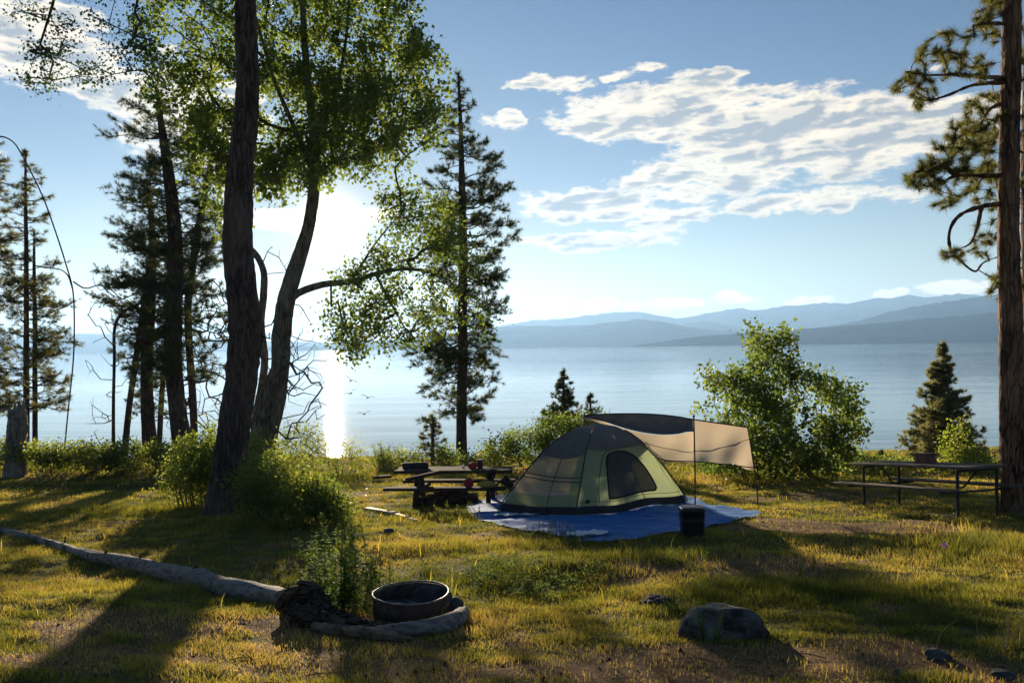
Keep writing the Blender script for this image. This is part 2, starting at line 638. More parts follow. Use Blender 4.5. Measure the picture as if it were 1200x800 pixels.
def make_ground():
    for (px, py, rx, ry, a) in [(900, 775, 1.4, .5, .95), (560, 790, 1.0, .3, .5), (760, 780, .9, .4, .65), (620, 745, .9, .4, .35),
                                (1010, 622, 2.2, 1.0, .95), (880, 655, 1.3, .8, .55), (960, 715, 1.2, .45, .6), (1100, 650, 1.0, .6, .3),
                                (950, 585, 1.8, 1.3, .6), (250, 640, 1.5, .7, .25), (200, 720, 2.5, .9, .5), (160, 770, 2.5, .8, .45), (700, 700, 1.2, .4, .3),
                                (1050, 775, 1.0, .3, .4)]:
        g, d = ground(px, py)
        DIRT_SPOTS.append((g[0], g[1], rx, ry, a))
    xs = np.concatenate([-np.geomspace(15000, 15, 46), np.arange(-14.9, 15, .075), np.geomspace(15, 15000, 46)])
    ys = np.concatenate([-np.geomspace(1200, 2, 34), np.arange(-1.9, 5, .12), np.arange(5, 20, .07), np.arange(20, 36, .11), np.linspace(36, 60, 30), np.geomspace(62, 14000, 30)])
    X, Y = np.meshgrid(xs, ys, indexing='ij')
    Z = height(X, Y)
    dm = dirt_mask(X, Y)
    V = np.stack([X, Y, Z], -1).reshape(-1, 3)
    mb = MB()
    mb.add(V, grid_faces(len(xs), len(ys)), dm.ravel())
    m, nt, out = new_mat('soil')
    at = nt.node('ShaderNodeAttribute', attribute_name='tint')
    v = nt.coords()
    n1 = nt.noise(v, 3.2, 8, .65)
    n2 = nt.noise(v, 30, 6, .7)
    soil = nt.mix(nt.maprange(n2, .35, .65), (.12, .065, .030), (.28, .165, .075))
    turf = nt.mix(nt.maprange(n2, .3, .7), (.055, .062, .018), (.16, .125, .045))
    f = nt.maprange(nt.math('ADD', at.outputs['Fac'], nt.math('MULTIPLY', nt.math('SUBTRACT', n1, .5), .9)), .25, .6)
    col = nt.mix(f, turf, soil)
    litter = nt.maprange(nt.noise(v, 90, 3, .6), .62, .68)
    col = nt.mix(nt.math('MULTIPLY', litter, .75), col, (.34, .24, .12))
    bs = nt.node('ShaderNodeBsdfPrincipled')
    nt.put(bs.inputs['Base Color'], col); nt.put(bs.inputs['Roughness'], .95); nt.put(bs.inputs['Specular IOR Level'], .1)
    b = nt.node('ShaderNodeBump')
    nt.put(b.inputs['Strength'], 1.0); nt.put(b.inputs['Distance'], .06)
    nt.put(b.inputs['Height'], nt.math('ADD', nt.noise(v, 9, 8, .7), nt.math('MULTIPLY', n2, .35)))
    nt.l.new(b.outputs[0], bs.inputs['Normal'])
    nt.l.new(bs.outputs[0], out.inputs[0])
    o = mb.build('ground', m, smooth=True, attr=True)
    tag(o, kind='structure')

WATER_Z = -4.6
def make_water():
    mb = MB()
    mb.add([[-15000, 33, WATER_Z], [15000, 33, WATER_Z], [15000, 14000, WATER_Z], [-15000, 14000, WATER_Z]], [(0, 1, 2, 3)])
    m, nt, out = new_mat('lake_water')
    tc = nt.node('ShaderNodeNewGeometry')
    def co(sx, sy, rot=0):
        mp = nt.node('ShaderNodeMapping')
        mp.inputs['Scale'].default_value = (sx, sy, 1)
        mp.inputs['Rotation'].default_value = (0, 0, rot)
        nt.l.new(tc.outputs['Position'], mp.inputs[0])
        return mp.outputs[0]
    n1 = nt.noise(co(.05, 1.0), .9, 5, .6)
    n2 = nt.noise(co(.015, .33, .02), .55, 3, .5)
    calm = nt.maprange(nt.noise(co(.0016, .012), 1.0, 3, .55), .40, .62)
    h = nt.math('ADD', nt.math('MULTIPLY', n1, .12), nt.math('MULTIPLY', n2, .30))
    sp = nt.node('ShaderNodeSeparateXYZ'); nt.l.new(tc.outputs['Position'], sp.inputs[0])
    offshore = nt.maprange(sp.outputs[1], 120, 900, 1.0, 5.0)        # the breeze is stronger far out
    b = nt.node('ShaderNodeBump')
    nt.put(b.inputs['Strength'], 1.0)
    nt.put(b.inputs['Distance'], nt.math('MULTIPLY', nt.math('MULTIPLY_ADD', calm, .09, .10), offshore))
    nt.put(b.inputs['Height'], h)
    bs = nt.node('ShaderNodeBsdfPrincipled')
    nt.put(bs.inputs['Base Color'], (.012, .045, .06, 1))
    nt.put(bs.inputs['Roughness'], .03)
    nt.put(bs.inputs['IOR'], 1.333)
    nt.l.new(b.outputs[0], bs.inputs['Normal'])
    nt.l.new(bs.outputs[0], out.inputs[0])
    o = mb.build('lake_water', m)
    tag(o, kind='structure')

# ------------------------------------------------------------------ far shore
def make_range(name, rows, D, depth, mat, left=-900, right=2100, low=404, seed=1, label=None, rough=1.0):
    """a mountain range: crest heights read at photo positions, slopes with spurs and gullies"""
    g = np.random.default_rng(seed)
    rows = sorted(rows)
    xs = np.linspace(left, right, 420)
    cr = np.interp(xs, [r[0] for r in rows], [r[1] for r in rows])
    # world crest
    base = []
    for x, y in zip(xs, cr):
        p = P(x, y, D)
        base.append(p)
    base = np.array(base)
    nv = 26
    t = np.linspace(-1, 1, nv)
    ph = g.uniform(0, 6.28, 40); fr = np.exp(g.uniform(np.log(1.5), np.log(26), 40))
    X = base[:, 0][:, None] + 0 * t[None]
    Y = base[:, 1][:, None] + t[None] * depth
    Hc = np.maximum(base[:, 2] - WATER_Z, 1.0)[:, None]
    prof = np.clip(1 - np.abs(t)[None] ** 1.25, 0, 1)
    xn = (xs - left) / (right - left) * 10
    spur = np.zeros((len(xs), nv))
    for k in range(40):
        spur += np.sin(xn[:, None] * fr[k] + ph[k] + 2.2 * t[None] * math.sin(ph[k] * 3)) / fr[k] ** .8
    spur /= np.abs(spur).max()
    mid = 4 * np.abs(t) * (1 - np.abs(t))
    jag = g.normal(size=(len(xs), nv)) * .014 * rough
    Z = WATER_Z - 3 + (Hc + 3) * (prof * (1 + .0 * spur) + mid[None] * .22 * spur + jag)
    Z = np.maximum(Z, WATER_Z - 3)
    mb = MB()
    mb.add(np.stack([X, Y, Z], -1).reshape(-1, 3), grid_faces(len(xs), nv))
    o = mb.build(name, mat, smooth=True)
    tag(o, kind='structure')
    return o

def make_hills():
    forest = surf_mat('forested_slope', (.018, .036, .030), (.06, .08, .06), scale=.006, rough=1.0, bump=.6, bscale=.05, dist=10, spec=0.0)
    F = [(-900, 395), (-300, 396), (40, 397), (90, 391), (150, 390), (200, 393), (260, 397), (330, 400), (400, 402), (455, 399), (500, 396), (560, 390), (590, 381), (625, 375), (662, 373.5), (700, 368), (726, 365), (747, 364.5), (772, 369),
         (795, 373), (825, 366), (845, 363), (862, 360), (890, 362), (912, 358), (950, 355), (977, 353.5), (992, 356), (1025, 348), (1045, 349), (1062, 345), (1085, 348), (1102, 346), (1126, 344), (1160, 350), (1200, 346), (1300, 350), (1500, 340), (1800, 362), (2100, 380)]
    M = [(-900, 412), (360, 406), (430, 402), (500, 395), (560, 386), (600, 381), (650, 382), (690, 381), (715, 378), (748, 374), (770, 377), (800, 382), (830, 386), (870, 389), (930, 392), (1000, 396), (1100, 402), (2100, 402)]
    M2 = [(700, 412), (745, 400), (780, 385), (806, 378), (826, 375), (850, 380), (880, 385), (930, 389), (1000, 396), (1080, 405)]
    N = [(700, 412), (880, 398), (940, 387), (980, 380), (1012, 374), (1040, 365), (1065, 360), (1092, 355), (1130, 350), (1165, 346), (1230, 338), (1400, 330), (1700, 350), (2100, 390)]
    Q = [(700, 412), (770, 401), (800, 396), (840, 392), (880, 389), (915, 386), (960, 384), (1010, 380), (1050, 377), (1085, 373), (1125, 370), (1165, 366), (1230, 360), (1400, 350), (1700, 365), (2100, 392)]
    make_range('mountain_range', F, 5600, 900, forest, seed=1)
    make_range('mountain_range', M, 3900, 520, forest, seed=2, left=300)
    make_range('hills', M2, 4700, 300, forest, seed=5, left=700, right=1100)
    make_range('hills', N, 3400, 400, forest, seed=3, left=700)
    make_range('hills', Q, 2500, 300, forest, seed=4, left=740)

def make_haze():
    mb = MB()
    box(mb, (0, 6300, 195), (15200, 7900, 215))
    m, nt, out = new_mat('haze_air')
    pv = nt.node('ShaderNodeVolumePrincipled')
    nt.put(pv.inputs['Color'], (.32, .56, .95, 1))
    nt.put(pv.inputs['Density'], 1.7e-4)
    nt.put(pv.inputs['Anisotropy'], 0.4)
    nt.l.new(pv.outputs[0], out.inputs['Volume'])
    o = mb.build('haze', m)
    tag(o, kind='stuff')
EXPOSURE = 1.46
GRASS_Q = 1.6
def setup_plant_mats():
    T['bark_dark'] = bark_mat('dark_bark', (.075, .050, .042), (.15, .105, .085), (.045, .032, .027))
    T['bark_pine'] = bark_mat('ponderosa_bark', (.10, .055, .035), (.26, .145, .085), (.03, .02, .016))
    T['bark_grey'] = bark_mat('cottonwood_bark', (.12, .095, .075), (.26, .21, .165), (.05, .04, .03))
    T['dead'] = bark_mat('weathered_wood', (.20, .17, .14), (.40, .35, .29), (.06, .05, .04), sx=14, sz=1.6)
    T['twig'] = surf_mat('twig_bark', (.06, .045, .035), (.14, .11, .085), 20, rough=.9, bump=0)
    T['leaf'] = leaf_mat('broad_leaves', (.05, .075, .018), (.11, .13, .03), (.12, .20, .025), (.36, .44, .06), .5)
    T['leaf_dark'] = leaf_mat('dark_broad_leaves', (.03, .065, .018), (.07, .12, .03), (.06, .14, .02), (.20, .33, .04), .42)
    T['leaf_bush'] = leaf_mat('shrub_leaves', (.045, .075, .018), (.11, .14, .03), (.15, .23, .025), (.50, .54, .07), .52)
    T['leaf_yel'] = leaf_mat('yellow_green_leaves', (.08, .13, .02), (.18, .20, .04), (.30, .42, .03), (.60, .60, .06), .5)
    T['needle'] = leaf_mat('pine_needles', (.03, .048, .018), (.075, .09, .028), (.06, .10, .022), (.22, .23, .05), .38, .6)
    T['needle_gold'] = leaf_mat('golden_pine_needles', (.035, .055, .016), (.10, .10, .025), (.10, .13, .02), (.32, .28, .05), .4, .5)
    T['needle_spruce'] = leaf_mat('young_conifer_needles', (.06, .08, .035), (.17, .16, .07), (.14, .18, .05), (.46, .42, .15), .46, .6)
    T['weed'] = leaf_mat('weed_leaves', (.05, .10, .02), (.12, .17, .035), (.16, .28, .03), (.40, .52, .06), .55, .8)

def bark_mat(name, c1, c2, c3, sx=9, sz=1.3):
    m, nt, out = new_mat(name)
    v = nt.coords((sx, sx, sz))
    vo = nt.node('ShaderNodeTexVoronoi')
    vo.feature = 'DISTANCE_TO_EDGE'
    vd = nt.node('ShaderNodeVectorMath', operation='ADD')
    nt.l.new(v, vd.inputs[0])
    nt.l.new(nt.noise(v, 1.4, 3, .6, out=1), vd.inputs[1])
    nt.l.new(vd.outputs[0], vo.inputs['Vector'])
    nt.put(vo.inputs['Scale'], 1.3)
    crack = nt.maprange(vo.outputs[0], .0, nt.maprange(nt.noise(v, .5, 3, .6), .35, .7, .05, .30))
    n = nt.noise(v, 3.5, 6, .65)
    col = nt.mix(nt.maprange(n, .35, .65), c1, c2)
    col = nt.mix(crack, c3, col)
    lowv = nt.coords((1, 1, .6))
    blot = nt.maprange(nt.noise(lowv, 1.7, 5, .6), .42, .66)
    col = nt.mix(nt.math('MULTIPLY', blot, .55), col, tuple(min(1, a * 1.35 + .012) for a in c2))
    bs = nt.node('ShaderNodeBsdfPrincipled')
    nt.put(bs.inputs['Base Color'], col); nt.put(bs.inputs['Roughness'], .9); nt.put(bs.inputs['Specular IOR Level'], .15)
    b = nt.node('ShaderNodeBump')
    nt.put(b.inputs['Strength'], .9); nt.put(b.inputs['Distance'], .03)
    nt.put(b.inputs['Height'], nt.math('ADD', crack, nt.math('MULTIPLY', n, .5)))
    nt.l.new(b.outputs[0], bs.inputs['Normal'])
    nt.l.new(bs.outputs[0], out.inputs[0])
    return m

def base_at(px, py):
    g, d = ground(px, py)
    return g, d

def trunk_mesh(name, rows, d, mat, parent, n=50, sides=16, seed=1, amp=.10, flare=0.0, sink=.15):
    pth = trunk_path(rows, d, n)
    p = pth[:, :3].copy(); r = np.maximum(pth[:, 3], .004)
    p[0, 2] -= sink
    if flare:
        h = p[:, 2] - p[0, 2]
        r = r * (1 + flare * np.exp(-h / .22))
    mb = MB()
    tube(mb, p, r, sides, fn=bark_fn(seed, amp) if amp else None)
    return mb.build(name, mat, parent, smooth=True), np.column_stack([p, r])

def whorl_tree(name, label, group, trunk_rows, d, prof, y0, y1, gap, tuft_l=.16, per=16, wid=.012, mats=('bark_dark', 'needle'),
               droop=.12, lift=.25, tw=5, seed=1, side=None, sparse=0.0, amp=.06, cat='tree', cone=.9, blen=1.0, sides=10, tseg=.5, nb=(3, 5), twig_len=.32, pitch=.12):
    """conifer: trunk, whorled boughs, needle tufts; prof = rows (photo y, reach left px, reach right px)"""
    g = np.random.default_rng(seed)
    b0 = P(trunk_rows[0][0], trunk_rows[0][1], d)
    root = empty(name, b0, label, cat, group)
    tr, path = trunk_mesh('trunk', trunk_rows, d, T[mats[0]], root, 40, sides, seed, amp)
    prof = sorted(prof)
    py = [r[0] for r in prof]; lf = [r[1] for r in prof]; rt = [r[2] for r in prof]
    br = MB(); C = []; D = []; TC = []
    y = y0
    while y < y1:
        # trunk point at this height
        zc = P(600, y, d)[2]
        tp = np.array([np.interp(P(trunk_rows[0][0], y, d)[2], path[:, 2], path[:, k]) for k in range(4)])
        for q in range(g.integers(nb[0], nb[1] + 1)):
            if g.random() < sparse: continue
            a = g.uniform(0, 2 * np.pi)
            cx = math.cos(a)
            L = (np.interp(y, py, lf) if cx < 0 else np.interp(y, py, rt)) * abs(cx) + .5 * (np.interp(y, py, lf) + np.interp(y, py, rt)) * (1 - abs(cx))
            L = L / FPX * d * g.uniform(.55, 1.06) * blen
            if L < .05: continue
            s0 = tp[:3].copy(); s0[2] += g.uniform(-.5, .5) * gap / FPX * d
            hd = np.array([math.cos(a), math.sin(a), 0.])
            m = max(4, int(L / .22) + 2)
            u = np.linspace(0, 1, m)
            z = L * ((-droop + g.normal() * pitch) * u + lift * u ** 2.2 * g.uniform(.3, 1.6)) + L * .04 * np.sin(u * 9 + g.uniform(0, 6))
            cr = np.cross(hd, [0, 0, 1])
            wob = L * .06 * np.sin(u * g.uniform(3, 7) + g.uniform(0, 6)) * u
            pts = s0 + hd * (L * u)[:, None] + np.array([0, 0, 1.]) * z[:, None] + cr * wob[:, None]
            r0 = min(.012 + .018 * L / 1.5, tp[3] * .6)
            tube(br, pts, np.linspace(r0, .005, m), 4, cap=False)
            nt_ = max(2, int(L / tseg * tw))
            tint = g.uniform(.1, .9)
            for k in range(nt_):
                uu = g.uniform(.22, 1) if L > .7 else g.uniform(.05, 1)
                if g.random() > .35 + .65 * uu: continue
                fp = uu * (m - 1); i0 = int(min(fp, m - 2)); fr = fp - i0
                bp = pts[i0] * (1 - fr) + pts[i0 + 1] * fr
                sd = g.choice([-1, 1])
                tl = twig_len * (1.15 - uu * .6) * min(L, 1.6) * g.uniform(.5, 1.2)
                dr = hd * g.uniform(.3, .9) + cr * sd * g.uniform(.3, 1.1) + np.array([0, 0, g.uniform(-.35, .9)])
                dr /= np.linalg.norm(dr)
                e = bp + dr * tl
                tube(br, [bp, (bp + e) / 2 + [0, 0, -.02 * tl], e], [.006, .004, .003], 3, cap=False)
                C.append(e); D.append(dr); TC.append(tint + g.normal() * .12)
                if tl > .2:
                    C.append((bp + e) / 2); D.append(dr); TC.append(tint)
            C.append(pts[-1]); D.append(hd * .8 + [0, 0, .5]); TC.append(tint)
        y += gap * g.uniform(.7, 1.3)
    C.append(path[-1, :3] + [0, 0, .05]); D.append(np.array([0, 0, 1.])); TC.append(.5)
    br.build('branches', T['twig'], root)
    mb = MB()
    needles(mb, np.array(C), np.array(D), per, tuft_l, wid, np.array(TC), cone)
    mb.build('crown', T[mats[1]], root, attr=True)
    return root

def broad_tree_parts(root, inits, targets, leafmat='leaf', per=40, spread=.22, size=.075, woodmat='twig', seg=.35, rtip=.006, hang=.2,
                     rise=.25, dead=None, elong=1.0, expo=.42, wob=.06, rmax=.12, crown_name='crown', branch_name='branches'):
    tg = targets if dead is None or len(dead) == 0 else np.vstack([targets, dead])
    mb, ends = grow(inits, tg, seg=seg, rtip=rtip, rise=rise, expo=expo, wob=wob, rmax=rmax)
    mb.build(branch_name, T[woodmat], root)
    lm = MB()
    n = len(targets)
    big = 0.18 * wsum(W_BIG, targets[:, 0] * 6, targets[:, 2] * 6) + .5 + rng.normal(0, .16, n)
    leaves(lm, targets, per, spread, size, tint_c=big, hang=hang, elong=elong)
    lm.build(crown_name, T[leafmat], root, attr=True)

def limb_meshes(root, polys, r0, r1, mat, name='limb'):
    for q in polys:
        mb = MB(); tube(mb, q, np.linspace(r0, r1, len(q)), 6, cap=False); mb.build(name, mat, root, smooth=True)

def shrub(label, cx, base_y, blobs, d=None, leafmat='leaf_bush', sd=.35, per=34, spread=.13, size=.05, name='shrub', group=None, stems=5, elong=1.0,
          rtip=.004, seg=.25, hang=.1, cat='shrub', rise=.2):
    """multi-stemmed bush; blobs = ellipses (x, y, rx, ry, n) in the photo"""
    g, d0 = ground(cx, base_y)
    if d is None: d = d0
    else:
        p = P(cx, base_y, d); g = np.array([p[0], p[1], float(height(p[0], p[1]))])
    tg = blob_targets(blobs, d, sd)
    sh = rng.random(len(tg)) < .2                      # straggling shoots beyond the mass
    hh0 = np.ptp(tg[:, 2])
    tg[sh] += np.column_stack([rng.normal(size=sh.sum()) * .14, rng.normal(size=sh.sum()) * .10, rng.uniform(.05, .24, sh.sum())]) * min(max(hh0, .5), 1.3)
    zg = height(tg[:, 0], tg[:, 1])
    tg[:, 2] = np.maximum(tg[:, 2], zg + .06)
    root = empty(name, g, label, cat, group)
    top = tg[:, 2].max() - g[2]
    w = tg[:, 0].max() - tg[:, 0].min()
    inits = []
    for k in range(stems):
        a = rng.uniform(-.5, .5) * w * .5
        s = g + [a * .8, rng.uniform(-.5, .5) * sd, -.05]
        s[2] = float(height(s[0], s[1])) - .05
        e = s + [a * .35 + rng.normal() * .08, rng.normal() * .1, top * rng.uniform(.25, .45)]
        inits.append(np.array([s, (s + e) / 2 + rng.normal(size=3) * .03, e]))
    limb_meshes(root, inits, .02, .012, T['twig'], 'stem')
    broad_tree_parts(root, inits, tg, leafmat, per, spread, size, seg=seg, rtip=rtip, hang=hang, elong=elong, rise=rise, branch_name='branches', crown_name='foliage')
    return root

def weed(label, px, py, h, nst=4, lsize=.09, name='weed_plant', group=None, spread=.15, mat='weed', nl=16, top=None):
    """upright leafy stems with lance-shaped leaves"""
    g, d = ground(px, py)
    root = empty(name, g, label, 'plant', group)
    st = MB(); lf = MB()
    for k in range(nst):
        b = g + [rng.normal() * spread, rng.normal() * spread, 0]
        b[2] = float(height(b[0], b[1])) - .02
        hh = h * rng.uniform(.6, 1.05)
        e = b + [rng.normal() * .12 * h, rng.normal() * .12 * h, hh]
        u = np.linspace(0, 1, 8)[:, None]
        pts = b * (1 - u) + e * u + np.sin(u * 3.1) * rng.normal(size=3) * .03 * h
        tube(st, pts, np.linspace(.006, .002, 8), 4, cap=False)
        m = int(1.7 * nl * hh / .5) + 6
        uu = rng.uniform(.12, 1, m)
        C = b * (1 - uu[:, None]) + e * uu[:, None]
        leaves_lance(lf, C, lsize * (1.25 - uu * .75), rng.uniform(.2, .8))
    st.build('stems', T['weed'], root, attr=True)
    lf.build('foliage', T[mat], root, attr=True)
    return root

def leaves_lance(mb, C, L, tint):
    n = len(C)
    a = rng.uniform(0, 2 * np.pi, n)
    el = rng.uniform(.0, .9, n)
    d = np.stack([np.cos(a) * np.cos(el), np.sin(a) * np.cos(el), np.sin(el)], -1)
    s = np.stack([-np.sin(a), np.cos(a), 0 * a], -1)
    L = (np.asarray(L) * rng.uniform(.7, 1.2, n))[:, None]
    W = L * .20
    up = np.array([0, 0, 1.])
    V = np.stack([C, C + d * L * .4 + s * W, C + d * L - up * L * .25, C + d * L * .4 - s * W], 1)
    t = np.clip(tint + rng.normal(0, .2, n), 0, 1)
    mb.add(V.reshape(-1, 3), np.arange(4 * n).reshape(-1, 4), np.repeat(t, 4))

def patch(px, py, label):
    """creeping low ground cover nobody could count"""
    g, d = ground(px, py)
    lf = MB()
    for k in range(60):
        b = g + [rng.normal() * .38, rng.normal() * .28, 0]
        b[2] = float(height(b[0], b[1]))
        hh = rng.uniform(.06, .18)
        uu = rng.uniform(.1, 1, 16)
        C = b + np.column_stack([rng.normal(size=16) * .04, rng.normal(size=16) * .04, uu * hh])
        leaves_lance(lf, C, .055, rng.uniform(.2, .8))
    o = lf.build('ground_cover', T['weed'], attr=True)
    tag(o, label, kind='stuff')

# ------------------------------------------------------------------ the trees of this shore
def make_trees():
    # --- big dark trunk in front, left
    g5, d5 = ground(262, 602)
    root = empty('tree', g5, 'thick dark leaning trunk nearest the camera at the left, standing by the leafy bushes', 'tree')
    rows = [(262, 604, 43), (267, 560, 37), (274, 500, 35), (283, 440, 35), (287, 390, 36), (284, 340, 34), (279, 290, 35), (279, 250, 34),
            (281, 200, 30), (287, 150, 27), (290, 100, 25), (289, 50, 24), (288, 0, 23), (287, -100, 24), (288, -220, 20), (292, -330, 14)]
    tr, path5 = trunk_mesh('trunk', rows, d5, T['bark_dark'], root, 120, 28, 5, .10, flare=.22)
    inits = [path5[60:, :3][::3],
             smooth_path([P(287, -90, d5), P(240, -75, d5 - .5), P(190, -45, d5 - .8), P(165, -10, d5 - 1), P(158, 15, d5 - 1)], 12),
             smooth_path([P(288, -150, d5), P(200, -140, d5 - .6), P(120, -90, d5 - 1), P(75, -40, d5 - 1), P(62, 5, d5 - 1), P(47, 52, d5 - 1)], 16)]
    tg = blob_targets([(35, 12, 22, 8, 7), (58, 60, 26, 14, 20), (45, 92, 20, 9, 12), (75, 20, 18, 14, 5), (115, 85, 28, 10, 13), (140, 60, 18, 22, 9), (100, 35, 30, 18, 8),
                       (165, 40, 26, 32, 22), (175, 90, 32, 22, 20), (130, -30, 70, 30, 26), (250, -120, 110, 60, 60), (340, -160, 90, 70, 50), (60, -60, 60, 30, 16)], d5 - 1, .5)
    limb_meshes(root, inits[1:], .07, .02, T['bark_dark'])
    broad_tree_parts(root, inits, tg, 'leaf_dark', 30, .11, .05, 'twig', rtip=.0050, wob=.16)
    for (sx, sy, ex, ey, r) in [(303, 392, 316, 397, .03), (301, 402, 306, 420, .05), (298, 300, 305, 306, .04)]:
        st = MB(); tube(st, [P(sx, sy, d5), P((sx + ex) / 2, (sy + ey) / 2, d5), P(ex, ey, d5)], [r, r * .7, r * .25], 6)
        st.build('branch_stub', T['bark_dark'], root)

    # --- cottonwood behind it
    g6, d6 = ground(308, 566)
    root = empty('tree', g6, 'leaning broadleaf tree with a pale forked trunk and one long limb over the lake', 'tree')
    rows = [(303, 570, 26), (308, 545, 22), (315, 510, 20), (324, 470, 20), (328, 430, 20), (330, 390, 21), (337, 345, 20), (350, 305, 17), (362, 265, 14),
            (368, 220, 14), (369, 180, 13), (366, 140, 10), (361, 100, 9), (357, 50, 8), (355, 0, 7), (352, -100, 5)]
    tr, p6 = trunk_mesh('trunk', rows, d6, T['bark_grey'], root, 90, 18, 6, .10, flare=.15)
    rows2 = [(290, 572, 20), (298, 530, 16), (306, 490, 14), (316, 450, 12), (325, 425, 9)]
    trunk_mesh('trunk', rows2, d6 - .3, T['bark_grey'], root, 30, 12, 8, .10)
    fork = smooth_path([P(366, 190, d6), P(400, 150, d6 + .5), P(440, 120, d6 + .8), P(478, 105, d6 + 1)], 14)
    fork2 = smooth_path([P(366, 200, d6), P(345, 150, d6 - .6), P(320, 90, d6 - 1), P(300, 20, d6 - 1)], 14)
    fork3 = smooth_path([P(366, 185, d6), P(390, 120, d6), P(405, 50, d6), P(410, -20, d6)], 14)
    limb = smooth_path([P(333, 358, d6), P(350, 343, d6), P(380, 333, d6 - .2), P(410, 330, d6 - .4), P(440, 321, d6 - .5), P(470, 315, d6 - .6), P(505, 318, d6 - .6)], 18)
    limb2 = smooth_path([P(440, 321, d6 - .5), P(455, 350, d6 - .7), P(475, 385, d6 - .9)], 8)
    limb3 = smooth_path([P(412, 329, d6 - .4), P(440, 285, d6 - .4), P(470, 250, d6 - .4)], 8)
    for a, r0, r1 in ((fork, .09, .03), (fork2, .09, .03), (fork3, .08, .03), (limb, .12, .04), (limb2, .04, .02), (limb3, .04, .015)):
        lb = MB(); tube(lb, a, np.linspace(r0, r1, len(a)), 8, cap=False)
        lb.build('limb', T['bark_grey'], root, smooth=True)
    av = [(388, 262, 50)]
    tg = blob_targets([(330, 100, 120, 110, 150), (400, 60, 90, 80, 120), (440, 130, 62, 50, 75), (490, 95, 35, 45, 34), (500, 140, 26, 30, 16), (400, 165, 75, 40, 50),
                       (350, 195, 45, 28, 24), (245, 60, 90, 85, 105), (250, 170, 40, 60, 46), (262, 240, 20, 40, 10), (340, -60, 200, 80, 100), (300, 180, 55, 40, 40), (445, 190, 36, 18, 12), (330, 215, 40, 18, 10),
                       (470, 30, 25, 50, 20)], d6, 1.3, avoid=av)
    tg2 = blob_targets([(405, 385, 42, 34, 42), (440, 330, 46, 45, 46), (500, 255, 42, 42, 48), (470, 235, 25, 25, 18), (528, 300, 28, 45, 32), (470, 290, 50, 40, 40), (480, 365, 55, 38, 46), (430, 400, 42, 20, 24), (515, 370, 28, 28, 16), (560, 330, 18, 30, 7), (575, 380, 12, 24, 5)],
                      d6 - .5, .8, avoid=[(388, 262, 58), (350, 420, 40)])
    dead = blob_targets([(372, 440, 20, 40, 18), (345, 460, 35, 45, 34), (358, 480, 20, 40, 16), (335, 390, 30, 30, 20)], d6, .4)
    alltg = np.vstack([tg, tg2])
    broad_tree_parts(root, [p6[20:, :3][::3], fork, fork2, fork3, limb, limb2, limb3], tg, 'leaf', 64, .16, .108, 'twig', rtip=.0080, dead=dead, seg=.4, wob=.12, rmax=.07)
    broad_tree_parts(root, [limb, limb2, limb3, p6[20:60, :3][::3]], tg2, 'leaf', 33, .17, .095, 'twig', rtip=.0080, seg=.35, wob=.14, rmax=.05, crown_name='limb_foliage', branch_name='limb_twigs')

    # --- bent dead stem between the two
    gs, ds = ground(300, 566)
    root = empty('dead_tree', gs, 'slim brown crooked dead stem winding up between the dark trunk and the leaning broadleaf tree', 'dead tree')
    rows = [(296, 568, 10), (296, 530, 9), (300, 490, 9), (307, 450, 9), (310, 420, 9), (306, 380, 9), (309, 345, 9), (309, 318, 8), (300, 298, 7), (290, 288, 5)]
    tr, ps = trunk_mesh('trunk', rows, ds + .5, T['bark_grey'], root, 60, 8, 9, .06)
    tg = blob_targets([(335, 410, 40, 60, 46), (325, 310, 20, 30, 12), (245, 410, 45, 90, 80), (355, 470, 34, 40, 40), (335, 500, 34, 25, 26), (255, 500, 34, 25, 26)], ds + .5, .6)
    mb, _ = grow([ps[8:, :3][::2]], tg, rtip=.008, wob=.16, seg=.28)
    mb.build('branches', T['twig'], root)

    # --- dark pine group at the left
    gm = 'pines on the left shore'
    g4, d4 = ground(214, 530)
    d4 = min(d4, 30)
    whorl_tree('pine_tree', 'dark pine with the thickest trunk of the left shore group and a ragged crown', gm,
               [(216, 534, 26), (208, 480, 20), (203, 420, 20), (204, 360, 19), (206, 300, 17), (203, 250, 15), (197, 200, 12), (191, 160, 9), (187, 130, 6), (184, 104, 3)], d4,
               [(100, 5, 8), (140, 45, 30), (160, 66, 40), (185, 55, 50), (225, 60, 60), (260, 85, 60), (300, 90, 62), (350, 82, 62), (400, 60, 60), (440, 40, 60), (500, 10, 40)],
               104, 450, 7.5, .19, 22, .014, seed=41, tw=7, twig_len=.42, pitch=.25, droop=.10, lift=.28, blen=1.0, sides=14)
    whorl_tree('pine_tree', 'second pine trunk of the left shore group, furred with short twigs', gm,
               [(176, 530, 17), (172, 450, 14), (174, 380, 14), (178, 320, 10), (178, 260, 7), (172, 215, 3)], d4 + .8,
               [(215, 10, 10), (250, 40, 30), (300, 56, 40), (350, 62, 40), (400, 44, 45), (450, 36, 30), (510, 15, 15)],
               215, 490, 8, .17, 18, .014, twig_len=.4, pitch=.25, seed=42, tw=7, sparse=.1)
    whorl_tree('pine_tree', 'slim leaning pine trunk left of the furred trunk', gm,
               [(146, 530, 8), (151, 480, 7), (158, 430, 7), (165, 380, 6), (170, 340, 5), (174, 300, 3)], d4 + 1.2,
               [(300, 10, 10), (340, 30, 20), (380, 34, 20), (430, 26, 20), (470, 10, 14)], 300, 470, 11, .14, 14, .015, seed=43, sparse=.35)
